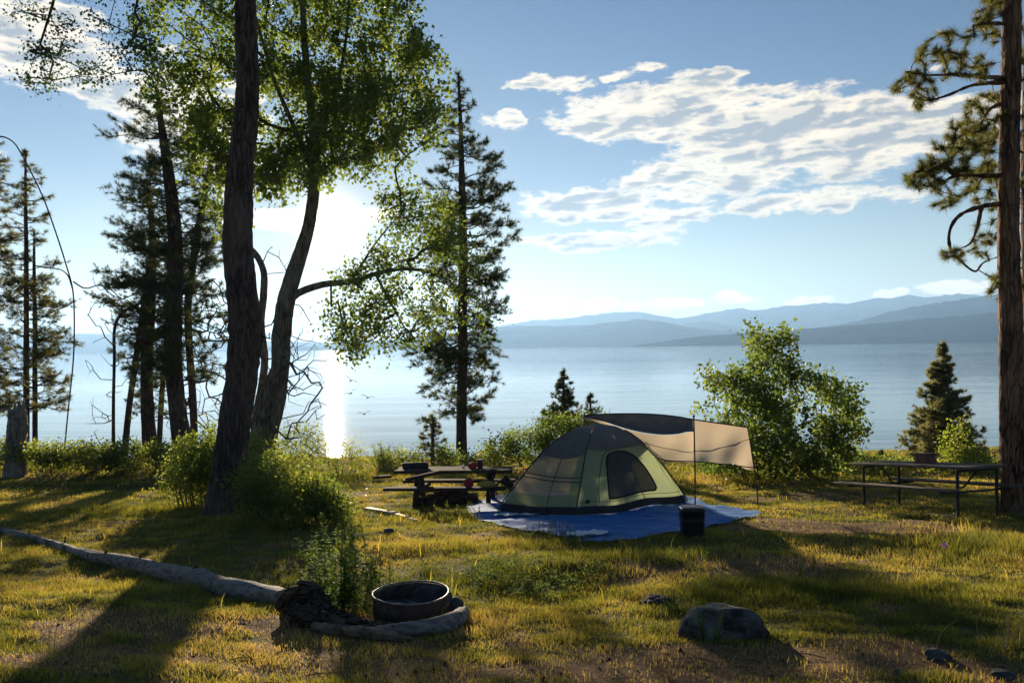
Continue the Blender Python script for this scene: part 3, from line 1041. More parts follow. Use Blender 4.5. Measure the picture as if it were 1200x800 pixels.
    whorl_tree('pine_tree', 'slim dark pine trunk just left of the thick leaning one, bare below', gm,
               [(186, 530, 6), (189, 470, 6), (193, 420, 5), (196, 370, 4), (197, 320, 2)], d4 + 2,
               [(320, 8, 8), (360, 30, 36), (420, 30, 40), (480, 20, 26)], 325, 500, 11, .14, 14, .015, seed=44, sparse=.35)
    # forked companion
    root = empty('pine_tree', g4 + [.8, .6, 0], 'forked dark pine standing right of the thickest trunk of the left shore group', 'tree', gm)
    rows = [(228, 528, 9), (226, 470, 9), (222, 410, 9), (220, 360, 9), (226, 310, 9), (234, 260, 8), (242, 215, 6), (250, 170, 4), (254, 140, 2)]
    tr, pf = trunk_mesh('trunk', rows, d4 + .8, T['bark_dark'], root, 50, 8, 12, .06)
    tg = blob_targets([(245, 190, 26, 50, 30), (250, 260, 34, 50, 44), (240, 330, 50, 50, 60), (250, 400, 50, 50, 44), (215, 250, 40, 60, 30)], d4 + .8, .8)
    tgd = blob_targets([(255, 440, 55, 60, 70), (235, 480, 50, 35, 40), (180, 450, 40, 50, 40), (270, 380, 40, 40, 30)], d4 + .8, .9)
    mb, ends = grow([pf[8:, :3][::2]], np.vstack([tg, tgd]), rtip=.010, wob=.16, seg=.3, rise=.1)
    mb.build('branches', T['twig'], root)
    nm = MB(); needles(nm, tg, ends[:len(tg)], 60, .24, .018); nm.build('crown', T['needle'], root, attr=True)
    # arched thin dead one
    ga, da = ground(133, 528)
    da = min(da, 30)
    root = empty('dead_tree', ga, 'thin bare sapling whose top bends over to the right in an arch', 'dead tree')
    rows = [(133, 528, 4.4), (133, 470, 3.8), (134, 420, 3.6), (134, 388, 3.6), (139, 372, 3.6), (150, 362, 3.4), (163, 356, 3.2), (176, 352, 3)]
    tr, pa = trunk_mesh('trunk', rows, da, T['bark_dark'], root, 50, 7, 13, .04)
    tg = blob_targets([(120, 440, 24, 60, 34), (115, 350, 30, 34, 26), (150, 400, 24, 60, 30), (112, 500, 18, 30, 14)], da, .4)
    mb, ends = grow([pa[:, :3][::3]], tg, rtip=.008, wob=.14, seg=.25)
    mb.build('branches', T['twig'], root)
    # far-left pair
    gl, dl = ground(33, 527)
    dl = min(dl, 30)
    whorl_tree('pine_tree', 'thin tall tipped pine near the left edge, just right of the grey stump', gm,
               [(31, 530, 7), (31, 450, 6.5), (31, 380, 6), (31, 300, 5), (30, 240, 4), (30, 178, 2)], dl,
               [(178, 3, 3), (200, 12, 16), (240, 26, 26), (290, 34, 42), (340, 36, 34), (390, 40, 56), (430, 40, 52), (460, 40, 56), (500, 20, 40)], 178, 478, 9.5, .20, 22, .014, tw=6, twig_len=.42, pitch=.25, seed=45, mats=('bark_dark', 'needle_gold'), sparse=.1)
    whorl_tree('pine_tree', 'thin bare pine stem right beside the taller tipped one at the left edge', gm,
               [(41, 530, 6), (41, 450, 5.5), (41, 380, 5), (40, 330, 4), (40, 270, 2)], dl + .8,
               [(270, 5, 8), (300, 14, 40), (350, 20, 40), (400, 20, 30), (460, 20, 50), (500, 10, 40)], 275, 490, 13, .20, 20, .014, tw=5.5, twig_len=.42, pitch=.25, seed=46, mats=('bark_dark', 'needle_gold'), sparse=.3)
    whorl_tree('pine_tree', 'pine cut off by the left edge of the photo, only its right boughs showing', gm,
               [(-22, 532, 12), (-22, 430, 10), (-20, 300, 8), (-18, 200, 5), (-16, 150, 3)], dl + .3,
               [(150, 8, 8), (200, 40, 38), (280, 50, 50), (380, 55, 50), (480, 40, 50)], 152, 490, 9.5, .20, 22, .014, tw=6, twig_len=.42, pitch=.25, seed=47, mats=('bark_dark', 'needle_gold'), sparse=.1)
    # whip
    gw, dw = ground(74, 534)
    dw = min(dw, 28)
    root = empty('dead_tree', gw, 'whip thin bare stem bowing over in a long arch at the left edge', 'dead tree')
    rows = [(74, 540, 1.8), (80, 480, 1.5), (86, 420, 1.6), (87, 370, 1.6), (85, 338, 1.6), (78, 312, 1.6), (68, 280, 1.6), (52, 235, 1.6), (38, 205, 1.6), (26, 182, 1.6), (15, 166, 1.6), (0, 160, 2), (-20, 165, 1.6)]
    trunk_mesh('trunk', rows, dw, T['bark_dark'], root, 70, 6, 14, 0)
    tb = MB()
    tube(tb, smooth_path([P(85, 338, dw), P(79, 322, dw), P(68, 315, dw), P(52, 314, dw)], 10), np.linspace(.03, .012, 10), 5)
    tube(tb, smooth_path([P(86, 330, dw), P(100, 338, dw), P(118, 334, dw), P(130, 345, dw + .2), P(150, 352, dw + .2)], 12), np.linspace(.03, .012, 12), 5)
    tb.build('branches', T['twig'], root)

    # --- lone pine right of centre
    g7, d7 = ground(541, 540)
    d7 = min(d7, 29)
    whorl_tree('pine_tree', 'tall lone pine by the water between the broadleaf tree and the tent', None,
               [(541, 542, 14), (541, 480, 12), (542, 420, 12), (542, 360, 11), (543, 300, 10), (542, 250, 9), (541, 200, 7), (540, 150, 5), (538, 110, 3.5), (537, 86, 2)], d7,
               [(86, 3, 3), (100, 14, 12), (125, 20, 22), (150, 20, 26), (175, 34, 40), (195, 40, 62), (225, 44, 46), (262, 42, 72), (300, 42, 68), (330, 50, 50), (360, 56, 66), (385, 60, 50), (415, 74, 72), (440, 46, 30), (470, 62, 60), (482, 45, 40)],
               88, 486, 7.5, .19, 24, .016, seed=73, tw=7.5, twig_len=.42, pitch=.22, droop=.14, lift=.26, sparse=.15, sides=14)

    # --- big pine at the right edge
    g11, d11 = ground(1188, 600)
    root = empty('pine_tree', g11, 'thick reddish pine trunk at the right edge beside the long picnic table', 'tree')
    rows = [(1193, 606, 34), (1189, 570, 27), (1186, 500, 25), (1185, 420, 24), (1183, 330, 23), (1182, 240, 22.5), (1183, 150, 21.5), (1185, 60, 20), (1186, 0, 19), (1186, -120, 19), (1188, -260, 13), (1190, -340, 6)]
    tr, p11 = trunk_mesh('trunk', rows, d11, T['bark_pine'], root, 130, 28, 11, .09, flare=.25)
    L = []
    def ln(pts, dz=0.):
        q = smooth_path([P(x, y, d11 + dz * k / len(pts)) for k, (x, y) in enumerate(pts)], max(8, len(pts) * 4)); L.append(q); return q
    ln([(1178, 92), (1150, 90), (1115, 88), (1085, 88), (1062, 84)], -.6)
    ln([(1178, 96), (1140, 100), (1110, 112), (1085, 118), (1066, 114)], .5)
    ln([(1178, 28), (1155, 28), (1140, 30)], -.3)
    ln([(1180, 206), (1150, 206), (1120, 206), (1100, 216), (1075, 222)], .4)
    ln([(1180, 238), (1150, 242), (1125, 252), (1113, 270), (1114, 292), (1128, 308), (1143, 318), (1152, 308), (1172, 300)], .6)
    ln([(1150, 242), (1146, 262), (1138, 284), (1124, 292)], .3)
    ln([(1120, 206), (1105, 195), (1085, 200)], -.4)
    ln([(1180, 120), (1160, 128), (1148, 150)], .4)
    ln([(1180, -80), (1120, -90), (1060, -60)], .4)
    ln([(1190, -150), (1260, -160), (1320, -130)], .4)
    for q in L:
        lb = MB(); tube(lb, q, np.linspace(.042, .010, len(q)) * (1 + .14 * rng.normal(size=len(q))), 7, cap=False)
        lb.build('limb', T['bark_pine'], root, smooth=True)
    tg = blob_targets([(1070, 100, 26, 16, 26), (1092, 70, 22, 16, 20), (1112, 52, 26, 18, 18), (1130, 80, 28, 22, 24), (1082, 122, 18, 7, 9), (1085, 212, 20, 18, 26), (1068, 208, 8, 8, 7),
                       (1105, 190, 28, 26, 36), (1140, 190, 34, 38, 50), (1110, 235, 26, 9, 12), (1150, 30, 18, 16, 14), (1162, 8, 14, 14, 14), (1120, 155, 12, 14, 10), (1150, 140, 28, 32, 26),
                       (1120, 300, 14, 8, 7), (1108, 298, 8, 8, 5), (1150, 290, 20, 10, 7), (1080, -70, 60, 30, 30), (1180, -150, 90, 80, 70), (1290, -120, 50, 40, 30), (1165, 335, 14, 12, 7)],
                      d11 + .1, .35)
    mb, ends = grow(L + [p11[60:, :3][::4]], tg, rtip=.0042, wob=.16, seg=.16, rise=.1)
    mb.build('branches', T['twig'], root)
    nm = MB(); needles(nm, tg, ends, 90, .155, .0075, cone=.8); needles(nm, tg - ends * .1, ends, 40, .13, .0075, cone=.9)
    nm.build('crown', T['needle_gold'], root, attr=True)

    g12, d12 = ground(1203, 575)
    root = empty('pine_tree', g12, 'pine half cut off by the right edge, behind the thick reddish trunk, with golden boughs', 'tree')
    rows = [(1214, 577, 26), (1212, 480, 22), (1210, 380, 20), (1207, 280, 18), (1206, 180, 16), (1206, 80, 13), (1206, -20, 9), (1206, -80, 4)]
    tr, p12 = trunk_mesh('trunk', rows, d12, T['bark_pine'], root, 60, 14, 21, .08)
    tg = blob_targets([(1160, 150, 42, 40, 76), (1168, 220, 38, 30, 50), (1175, 60, 30, 60, 40), (1240, 120, 45, 120, 60), (1180, 330, 20, 25, 14), (1245, 320, 35, 60, 26), (1200, -40, 40, 40, 24), (1165, 270, 22, 20, 9)], d12, .7)
    mb, ends = grow([p12[12:, :3][::2]], tg, rtip=.005, wob=.15, seg=.25, rise=.1)
    mb.build('branches', T['twig'], root)
    nm = MB(); needles(nm, tg, ends, 120, .22, .011); nm.build('crown', T['needle_gold'], root, attr=True)

    # --- young conifers along the bank
    ys = 'young conifers along the bank'
    g_, d_ = ground(1105, 545); dd = min(d_, 28)
    whorl_tree('conifer_tree', 'broad cone shaped young conifer at the water behind the long picnic table', None,
               [(1104, 548, 10), (1104, 500, 8), (1105, 450, 5), (1105, 402, 2)], dd,
               [(402, 2, 2), (420, 9, 9), (440, 17, 16), (470, 28, 29), (500, 36, 38), (530, 46, 44), (548, 50, 46)], 403, 545, 3.0, .13, 26, .019, mats=('bark_dark', 'needle_spruce'),
               seed=81, tw=9, tseg=.4, droop=.05, lift=.22, nb=(4, 7), cone=.8, twig_len=.35, pitch=.06)
    whorl_tree('conifer_tree', 'small pointed conifer poking up behind the bank just left of the tent top', ys,
               [(659, 505, 6), (660, 470, 4), (661, 433, 1.5)], 30,
               [(433, 1, 1), (445, 7, 8), (460, 12, 14), (475, 18, 18), (492, 26, 24), (505, 26, 24)], 434, 503, 3.0, .13, 24, .02, mats=('bark_dark', 'needle'), seed=82, tw=6, tseg=.4, nb=(4, 7), twig_len=.35)
    whorl_tree('conifer_tree', 'tiny conifer tip right beside the small pointed conifer above the awning', ys,
               [(691, 505, 4), (692, 485, 3), (692, 462, 1.5)], 29.5,
               [(462, 2, 2), (472, 8, 8), (488, 12, 12), (500, 12, 12)], 463, 500, 3.2, .12, 24, .02, mats=('bark_dark', 'needle'), seed=83, tw=6, tseg=.4, nb=(3, 5))
    whorl_tree('conifer_tree', 'little pine sapling at the water edge left of the lone pine', ys,
               [(507, 545, 5), (507, 515, 4), (507, 488, 2)], 28.5,
               [(488, 3, 3), (502, 12, 12), (520, 18, 16), (540, 18, 18)], 489, 540, 4, .15, 24, .018, mats=('bark_dark', 'needle_gold'), seed=84, tw=5, tseg=.4, nb=(3, 5))
    whorl_tree('conifer_tree', 'tiny dark conifer tip showing above the far end of the long picnic table', ys,
               [(1033, 550, 4), (1033, 540, 3), (1033, 529, 1.5)], 26,
               [(529, 2, 2), (536, 8, 8), (548, 11, 11)], 530, 550, 3, .10, 20, .018, mats=('bark_dark', 'needle'), seed=85, tw=6, tseg=.4)

def make_shrubs():
    # tall bright bush
    shrub('tall many stemmed green bush at the water between the awning and the long picnic table', 915, 562,
          [(893, 400, 13, 16, 14), (912, 396, 12, 12, 10), (900, 428, 24, 16, 24), (862, 448, 26, 16, 22), (832, 450, 13, 18, 9), (905, 462, 40, 22, 40), (935, 440, 14, 10, 7), (958, 452, 18, 12, 12), (985, 462, 20, 14, 18), (1000, 480, 10, 10, 8), (985, 505, 24, 20, 26),
           (870, 490, 42, 30, 50), (930, 505, 55, 32, 66), (965, 530, 34, 22, 30), (890, 530, 55, 26, 60), (855, 530, 26, 28, 26), (935, 540, 50, 18, 32)],
          sd=.8, per=48, spread=.14, size=.098, stems=9, seg=.35, rtip=.0055, leafmat='leaf')
    shrub('small glowing yellow green bush in front of the cone shaped conifer', 1122, 556,
          [(1122, 520, 22, 22, 40), (1135, 535, 24, 14, 28), (1158, 540, 14, 10, 12), (1108, 540, 20, 12, 16)], sd=.3, per=26, spread=.12, size=.055, leafmat='leaf_yel')
    # big pair by the front trunk
    shrub('bright yellow green bush right of the thick dark trunk, largest of the near bushes', 335, 612,
          [(318, 566, 34, 22, 70), (350, 582, 38, 20, 70), (380, 590, 28, 18, 46), (395, 602, 16, 10, 16), (330, 594, 40, 16, 50), (300, 585, 20, 24, 30), (312, 552, 18, 12, 16)], sd=.45, per=70, spread=.11, size=.05, leafmat='leaf_bush', stems=8)
    shrub('dark green bush behind the thick dark trunk, at its left', 240, 575,
          [(232, 540, 30, 22, 54), (215, 556, 20, 16, 30), (262, 530, 24, 24, 40), (290, 545, 22, 30, 44), (250, 570, 40, 14, 50)], d=17.6, sd=.5, per=70, spread=.14, size=.058, leafmat='leaf_bush', stems=8)
    shrub('sunlit hazy bush under the glint on the lake, left of its foot', 345, 548, [(352, 518, 26, 20, 44), (335, 535, 26, 14, 26), (370, 535, 18, 12, 20)], d=24, sd=.5, per=36, spread=.14, size=.055)
    shrub('small rounded bush under the glint on the lake, right of its foot', 405, 552, [(407, 532, 18, 12, 26), (395, 542, 22, 9, 18), (425, 543, 12, 7, 10)], d=25, sd=.4, per=32, spread=.12, size=.05)
    # bank hedge, left
    lab = ['low leafy bank bush at the left edge beside the grey stump', 'low leafy bank bush right of the two thin left edge pines', 'low leafy bank bush under the whip thin arched stem',
           'low leafy bank bush left of the arched bare sapling', 'low leafy bank bush at the foot of the arched bare sapling', 'low leafy bank bush at the foot of the furred pine trunk', 'low leafy bank bush at the foot of the thickest left shore pine']
    for k, (x, top) in enumerate([(8, 518), (52, 520), (84, 522), (112, 524), (142, 520), (178, 520), (206, 524)]):
        shrub(lab[k], x, 546, [(x, top + 11, 24, 11, 30), (x + 8, top + 16, 24, 8, 18)], d=26.5 + .4 * (k % 3), sd=.5, per=60, spread=.15, size=.07, group='low bushes along the left bank', leafmat='leaf_bush', name='bank_shrub', stems=5)
    # bank, centre
    lab = ['pale twiggy bank bush between the glint and the picnic table of logs', 'low bank bush left of the little pine sapling', 'low bank bush right behind the little pine sapling', 'low bank bush at the left foot of the lone pine',
           'sunlit bank bush just right of the lone pine', 'larger sunlit bank bush left of the tent', 'highest sunlit bank bush behind the tent, under the small pointed conifer', 'sunlit bank bush behind the awning tip']
    for k, (x, y, rx, ry, n) in enumerate([(455, 537, 14, 9, 16), (480, 537, 14, 9, 18), (524, 537, 16, 10, 22), (558, 538, 14, 9, 18), (585, 531, 20, 13, 34), (618, 521, 26, 18, 60), (652, 508, 28, 16, 66), (690, 500, 22, 16, 40)]):
        shrub(lab[k], x, y + ry + 2, [(x, y, rx, ry, n)], d=27.5 if k < 4 else 26.5, sd=.5, per=60, spread=.15, size=.07, group='bushes along the middle bank', leafmat='leaf_bush' if k < 4 else 'leaf', name='bank_shrub', stems=5)
    lab = ['low dark growth under the tall many stemmed bush, at its left', 'low dark growth between the tall bush and the long picnic table', 'low bank growth behind the middle of the long picnic table', 'low bank growth behind the near end of the long picnic table', 'low bank growth beside the right edge trunk']
    for k, (x, y, rx, ry, n) in enumerate([(842, 548, 22, 12, 30), (1000, 545, 26, 14, 34), (1050, 552, 28, 9, 26), (1110, 556, 28, 9, 26), (1160, 558, 22, 10, 22)]):
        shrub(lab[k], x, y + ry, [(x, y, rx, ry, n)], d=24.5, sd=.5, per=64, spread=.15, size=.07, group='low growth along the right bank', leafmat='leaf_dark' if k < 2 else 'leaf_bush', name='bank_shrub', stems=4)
    # upright stalk clump at the water
    g, d = ground(449, 545)
    root = empty('reed_clump', P(449, 545, 28), 'clump of stiff upright dry stalks at the water behind the table of logs', 'plant')
    mb = MB()
    for k in range(34):
        b = P(449 + rng.normal() * 5, 546, 28) + [0, rng.normal() * .15, -.1]
        e = b + [rng.normal() * .22, rng.normal() * .15, rng.uniform(.5, .95)]
        tube(mb, [b, (b + e) / 2, e], [.012, .010, .004], 4, cap=False)
    mb.build('stalks', T['twig'], root)

def make_weeds():
    specs = [('tall leafy weed with pale top leaves standing alone left of the fire ring plants', 364, 668, .62, 4, .12, .04, 16),
             ('bushy dark weed clump right behind the fallen log and left of the fire ring', 398, 714, .66, 16, .11, .13, 26),
             ('tall spiry weed behind the bushy clump left of the fire ring', 410, 672, .85, 12, .11, .15, 20),
             ('low weed with broad leaves between the two tall weeds left of the fire ring', 385, 694, .45, 12, .12, .15, 22),
             ('fine weed right behind the fire ring plants in the sunlit turf', 428, 694, .45, 10, .09, .12, 20)]
    for l, x, y, h, n, ls, sp, nl in specs:
        weed(l, x, y, h, n, ls, spread=sp, nl=nl, group='tall weeds by the fire ring')
    lab = [('leafy weed at the near left rim of the blue tarp, the tallest there', 640, 634, .42, 6, .06, .07), ('leafy weed at the tarp rim just left of its tallest weed', 622, 632, .27, 6, .06, .12),
           ('leafy weed at the tarp rim just right of its tallest weed', 662, 637, .36, 5, .06, .06), ('low weed at the tarp rim below the log table', 545, 606, .3, 9, .06, .25), ('low weed in front of the log table', 520, 600, .26, 8, .06, .25),
           ('low weed in the tent shadow before the black bin', 822, 655, .22, 7, .05, .16), ('thin dry weed before the tarp centre', 760, 650, .22, 5, .05, .2), ('weed growing against the left of the large boulder', 838, 752, .30, 4, .05, .05),
           ('weed over the small low boulder', 780, 716, .22, 4, .045, .06), ('low weed in the tent shadow right of the bin', 930, 672, .2, 6, .05, .2), ('low weed in the shade near the purple flower', 975, 680, .16, 6, .05, .3)]
    for l, x, y, h, n, ls, sp in lab:
        weed(l, x, y, h, n, ls, spread=sp, nl=26, group='weeds in the camp turf')
    # low leafy hummock before the tent
    lab2 = ['broad low leafy clump midway between the fire ring and the tent, left half', 'broad low leafy clump midway between the fire ring and the tent, right half']
    for k, (x, y) in enumerate([(575, 676), (625, 690)]):
        patch(x, y, lab2[k])
    g, d = ground(1107, 652)
    root = empty('wildflower', g, 'single purple wildflower in the shade below the long picnic table', 'flower')
    mb = MB(); tube(mb, [g, g + [0, 0, .07], g + [.01, 0, .13]], [.004, .003, .003], 5); mb.build('stem', T['weed'], root, attr=True)
    mb = MB(); leaves(mb, np.array([g + [.01, 0, .14]]), 26, .012, .03, tint_c=np.array([.5]))
    mb.build('petals', surf_mat('purple_petals', (.30, .06, .50), (.45, .15, .62), 9, bump=0, transl=.4), root, attr=True)
    # dry tall grass stalks
    specs = [('tall dry grass stalks at the bottom left corner', 60, 775, .55, 9), ('dry grass stalks at the bottom right, beside the smallest dark stone', 1165, 765, .38, 7), ('leaning pale dry stalk on the turf before the tarp', 742, 640, .2, 3), ('pale broken stalks below the large boulder', 915, 748, .18, 6)]
    straw = surf_mat('straw_stalk', (.30, .24, .12), (.5, .42, .24), 9, bump=0, transl=.3)
    for l, x, y, h, n in specs:
        g, d = ground(x, y)
        mb = MB()
        for k in range(n):
            b = g + [rng.normal() * .22, rng.normal() * .08, 0]; b[2] = float(height(b[0], b[1]))
            e = b + [rng.uniform(.1, .5) * h, rng.normal() * .1, h * rng.uniform(.6, 1)]
            m_ = (b + e) / 2 + [-.08 * h, 0, .12 * h]
            tube(mb, smooth_path([b, m_, e], 8), np.linspace(.003, .0015, 8), 3, cap=False)
        o = mb.build('grass_stalks', straw)
        tag(o, l, 'grass', 'tall dry grass stalks')
def tarp_outline():
    px = [(547, 594), (556, 607), (600, 620), (650, 630), (700, 636), (745, 633), (800, 625), (845, 615), (891, 604), (868, 597), (825, 590)]
    pts = [ground(x, y)[0][:2] for x, y in px]
    # far side, behind the tent
    a = pts[-1]; b = pts[0]
    pts += [np.array([3.9, 18.3]), np.array([1.6, 19.2]), np.array([-.6, 18.2])]
    return np.array(pts)

def in_poly(x, y, poly):
    x = np.asarray(x); y = np.asarray(y)
    ins = np.zeros(x.shape, bool)
    n = len(poly)
    j = n - 1
    for i in range(n):
        xi, yi = poly[i]; xj, yj = poly[j]
        c = ((yi > y) != (yj > y)) & (x < (xj - xi) * (y - yi) / (yj - yi + 1e-12) + xi)
        ins ^= c
        j = i
    return ins

NO_GRASS = []     # (x, y, r)
TALL = []         # (x, y, rx, ry, extra)

def make_grass():
    for (px, py, rx, ry, e) in [(600, 680, .9, .4, .6), (640, 640, 1.2, .35, .7), (820, 655, 1.8, .35, .7), (900, 690, 1.6, .3, .5), (480, 640, 1.2, .5, .4), (1150, 640, 1.4, 1.0, .9), (1140, 620, .8, .5, .6),
                                (850, 560, 3, 1.5, .8), (260, 612, .8, .5, .9), (60, 550, 4, 1, .9), (150, 600, 3, 1, .5), (520, 608, 1.2, .5, .5), (560, 730, .6, .3, .5), (150, 690, 1.5, .3, .5), (450, 560, 3, 1, .5), (1000, 700, 1.5, .4, .4),
                                (0, 650, 1, .6, .3), (300, 620, 1.2, .4, .6)]:
        g, d = ground(px, py); TALL.append((g[0], g[1], rx, ry, e))
    poly = tarp_outline()
    m, nt, out = new_mat('grass_blades')
    at = nt.node('ShaderNodeAttribute', attribute_name='tint')
    cr = nt.node('ShaderNodeValToRGB')
    el = cr.color_ramp.elements
    el[0].position = 0; el[0].color = (.07, .085, .016, 1)
    el[1].position = 1; el[1].color = (.46, .33, .12, 1)
    e = el.new(.4); e.color = (.17, .18, .03, 1)
    e = el.new(.7); e.color = (.34, .28, .06, 1)
    nt.l.new(at.outputs['Fac'], cr.inputs[0])
    df = nt.node('ShaderNodeBsdfPrincipled'); nt.l.new(cr.outputs[0], df.inputs['Base Color']); nt.put(df.inputs['Roughness'], .6); nt.put(df.inputs['Specular IOR Level'], .2)
    tr = nt.node('ShaderNodeBsdfTranslucent')
    tcol = nt.mix(1.0, cr.outputs[0], (1.6, 1.5, .95), 'MULTIPLY')
    nt.l.new(tcol, tr.inputs[0])
    mx = nt.node('ShaderNodeMixShader'); nt.put(mx.inputs[0], .5)
    nt.l.new(df.outputs[0], mx.inputs[1]); nt.l.new(tr.outputs[0], mx.inputs[2]); nt.l.new(mx.outputs[0], out.inputs[0])

    mb = MB()
    def strip(y0, y1, dens, w, hscale, full):
        half1 = y1 * .68 + 4.0
        n = int(2 * half1 * (y1 - y0) * dens)
        x = rng.uniform(-half1, half1, n); y = rng.uniform(y0, y1, n)
        k = np.abs(x) < y * .68 + 4.0
        x, y = x[k], y[k]
        dm = dirt_mask(x, y)
        # clumping
        cl = .5 + .5 * wsum(W_SML, x * 1.3, y * 1.3) * .7
        keep = rng.random(len(x)) < (1 - .88 * dm) * np.clip(.6 + .5 * cl, .35, 1)
        keep &= ~in_poly(x, y, poly)
        for (cx, cy, r) in NO_GRASS:
            keep &= ((x - cx) ** 2 + (y - cy) ** 2) > r * r
        x, y, dm, cl = x[keep], y[keep], dm[keep], cl[keep]
        z = height(x, y)
        tall = np.zeros(len(x))
        for (cx, cy, rx, ry, e_) in TALL:
            tall += e_ * np.exp(-((x - cx) / rx) ** 2 - ((y - cy) / ry) ** 2)
        h = (.022 + .03 * np.clip(cl, 0, 1.3) + .11 * np.clip(tall, 0, 1.2)) * rng.uniform(.5, 1.5, len(x)) * hscale
        dry = .455 + .15 * wsum(W_PAT, x * .8 + 3, y * .8) + .11 * wsum(W_PAT2, x, y + 5) + .3 * dm - .12 * tall
        t = np.clip(dry + rng.normal(0, .15, len(x)), 0, 1)
        n = len(x)
        a = rng.uniform(0, 2 * np.pi, n)
        s = np.stack([np.cos(a), np.sin(a), 0 * a], -1)
        b = rng.uniform(0, 2 * np.pi, n)
        lean = np.stack([np.cos(b), np.sin(b), 0 * b], -1) * (rng.uniform(.1, .9, n) * h)[:, None]
        base = np.stack([x, y, z - .006], -1)
        ww = (w * rng.uniform(.6, 1.3, n))[:, None]
        up = np.array([0, 0, 1.])
        if full:
            V = np.stack([base + s * ww * .5, base - s * ww * .5, base - s * ww * .4 + lean * .3 + up * h[:, None] * .6, base + s * ww * .4 + lean * .3 + up * h[:, None] * .6], 1)
            mb.add(V.reshape(-1, 3), np.arange(4 * n).reshape(-1, 4), np.repeat(t, 4))
            V2 = np.stack([V[:, 3], V[:, 2], base + lean + up * h[:, None]], 1)
            mb.add(V2.reshape(-1, 3), np.arange(3 * n).reshape(-1, 3), np.repeat(t, 3))
        else:
            V = np.stack([base + s * ww * .5, base - s * ww * .5, base + lean + up * h[:, None]], 1)
            mb.add(V.reshape(-1, 3), np.arange(3 * n).reshape(-1, 3), np.repeat(t, 3))
    q = GRASS_Q
    strip(3.6, 8.5, 2900 * q, .0055, 1.0, True)
    strip(8.5, 13, 1500 * q, .009, 1.0, False)
    strip(13, 20, 800 * q, .014, 1.15, False)
    strip(20, 33, 330 * q, .024, 1.4, False)
    # sparse taller stalks with bent tips
    n = 3400
    x = rng.uniform(-22, 22, n); y = rng.uniform(4.5, 32, n)
    tall = np.zeros(n)
    for (cx, cy, rx, ry, e_) in TALL:
        tall += e_ * np.exp(-((x - cx) / (rx * 1.3)) ** 2 - ((y - cy) / (ry * 1.3)) ** 2)
    k = (rng.random(n) < .22 + .9 * tall - .2 * dirt_mask(x, y)) & ~in_poly(x, y, poly)
    x, y, tall = x[k], y[k], tall[k]; n = len(x)
    base = np.stack([x, y, height(x, y) - .01], -1)
    h = rng.uniform(.08, .2, n) * (1 + .8 * np.clip(tall, 0, 1)); b = rng.uniform(0, 6.28, n)
    ln_ = np.stack([np.cos(b), np.sin(b), 0 * b], -1) * (h * rng.uniform(.15, .8, n))[:, None]
    s = np.stack([np.ones(n), 0 * b, 0 * b], -1) * (np.maximum(.0035, y * .0006) * rng.uniform(.7, 1.3, n))[:, None]
    up = np.array([0, 0, 1.]) * h[:, None]
    t = np.clip(rng.normal(.6, .2, n), 0, 1)
    A = base; B = base + ln_ * .3 + up * .65; Cc = base + ln_ + up
    V = np.stack([A - s, A + s, B + s * .8, B - s * .8], 1); mb.add(V.reshape(-1, 3), np.arange(4 * n).reshape(-1, 4), np.repeat(t, 4))
    V = np.stack([B - s * .8, B + s * .8, Cc], 1); mb.add(V.reshape(-1, 3), np.arange(3 * n).reshape(-1, 3), np.repeat(t, 3))
    print('grass verts', mb.n)
    o = mb.build('grass', m, attr=True)
    tag(o, kind='stuff')
    # litter: cones, bark chips, clods lying on the turf
    lb = MB()
    n = 4200
    x = rng.uniform(-9, 9, n); y = rng.uniform(4.5, 17, n)
    dm = dirt_mask(x, y)
    k = (rng.random(n) < .08 + .9 * dm) & ~in_poly(x, y, poly) & (np.abs(x) < y * .7)
    x, y = x[k], y[k]
    z = height(x, y)
    for i in range(len(x)):
        r = rng.uniform(.004, .017) * (1.6 if rng.random() < .1 else 1)
        o3 = np.array([(1, 0, 0), (-1, 0, 0), (0, 1, 0), (0, -1, 0), (0, 0, 1), (0, 0, -1)]) * r * rng.uniform(.5, 1.4, (6, 3)) + [x[i], y[i], z[i] + r * .5]
        lb.add(o3, [(0, 2, 4), (2, 1, 4), (1, 3, 4), (3, 0, 4), (2, 0, 5), (1, 2, 5), (3, 1, 5), (0, 3, 5)])
    for i in range(420):
        xx, yy = rng.uniform(-5, 6), rng.uniform(4.8, 13)
        a = rng.uniform(0, 3.1); L = rng.uniform(.05, .22)
        p0 = np.array([xx, yy, float(height(xx, yy)) + .012]); p1 = p0 + [L * math.cos(a), L * math.sin(a), rng.uniform(0, .03)]
        tube(lb, [p0, (p0 + p1) / 2 + [0, 0, .008], p1], [.004, .004, .002], 4)
    o = lb.build('ground_litter', surf_mat('litter_bits', (.05, .03, .02), (.14, .09, .055), 30, bump=0))
    tag(o, kind='stuff')
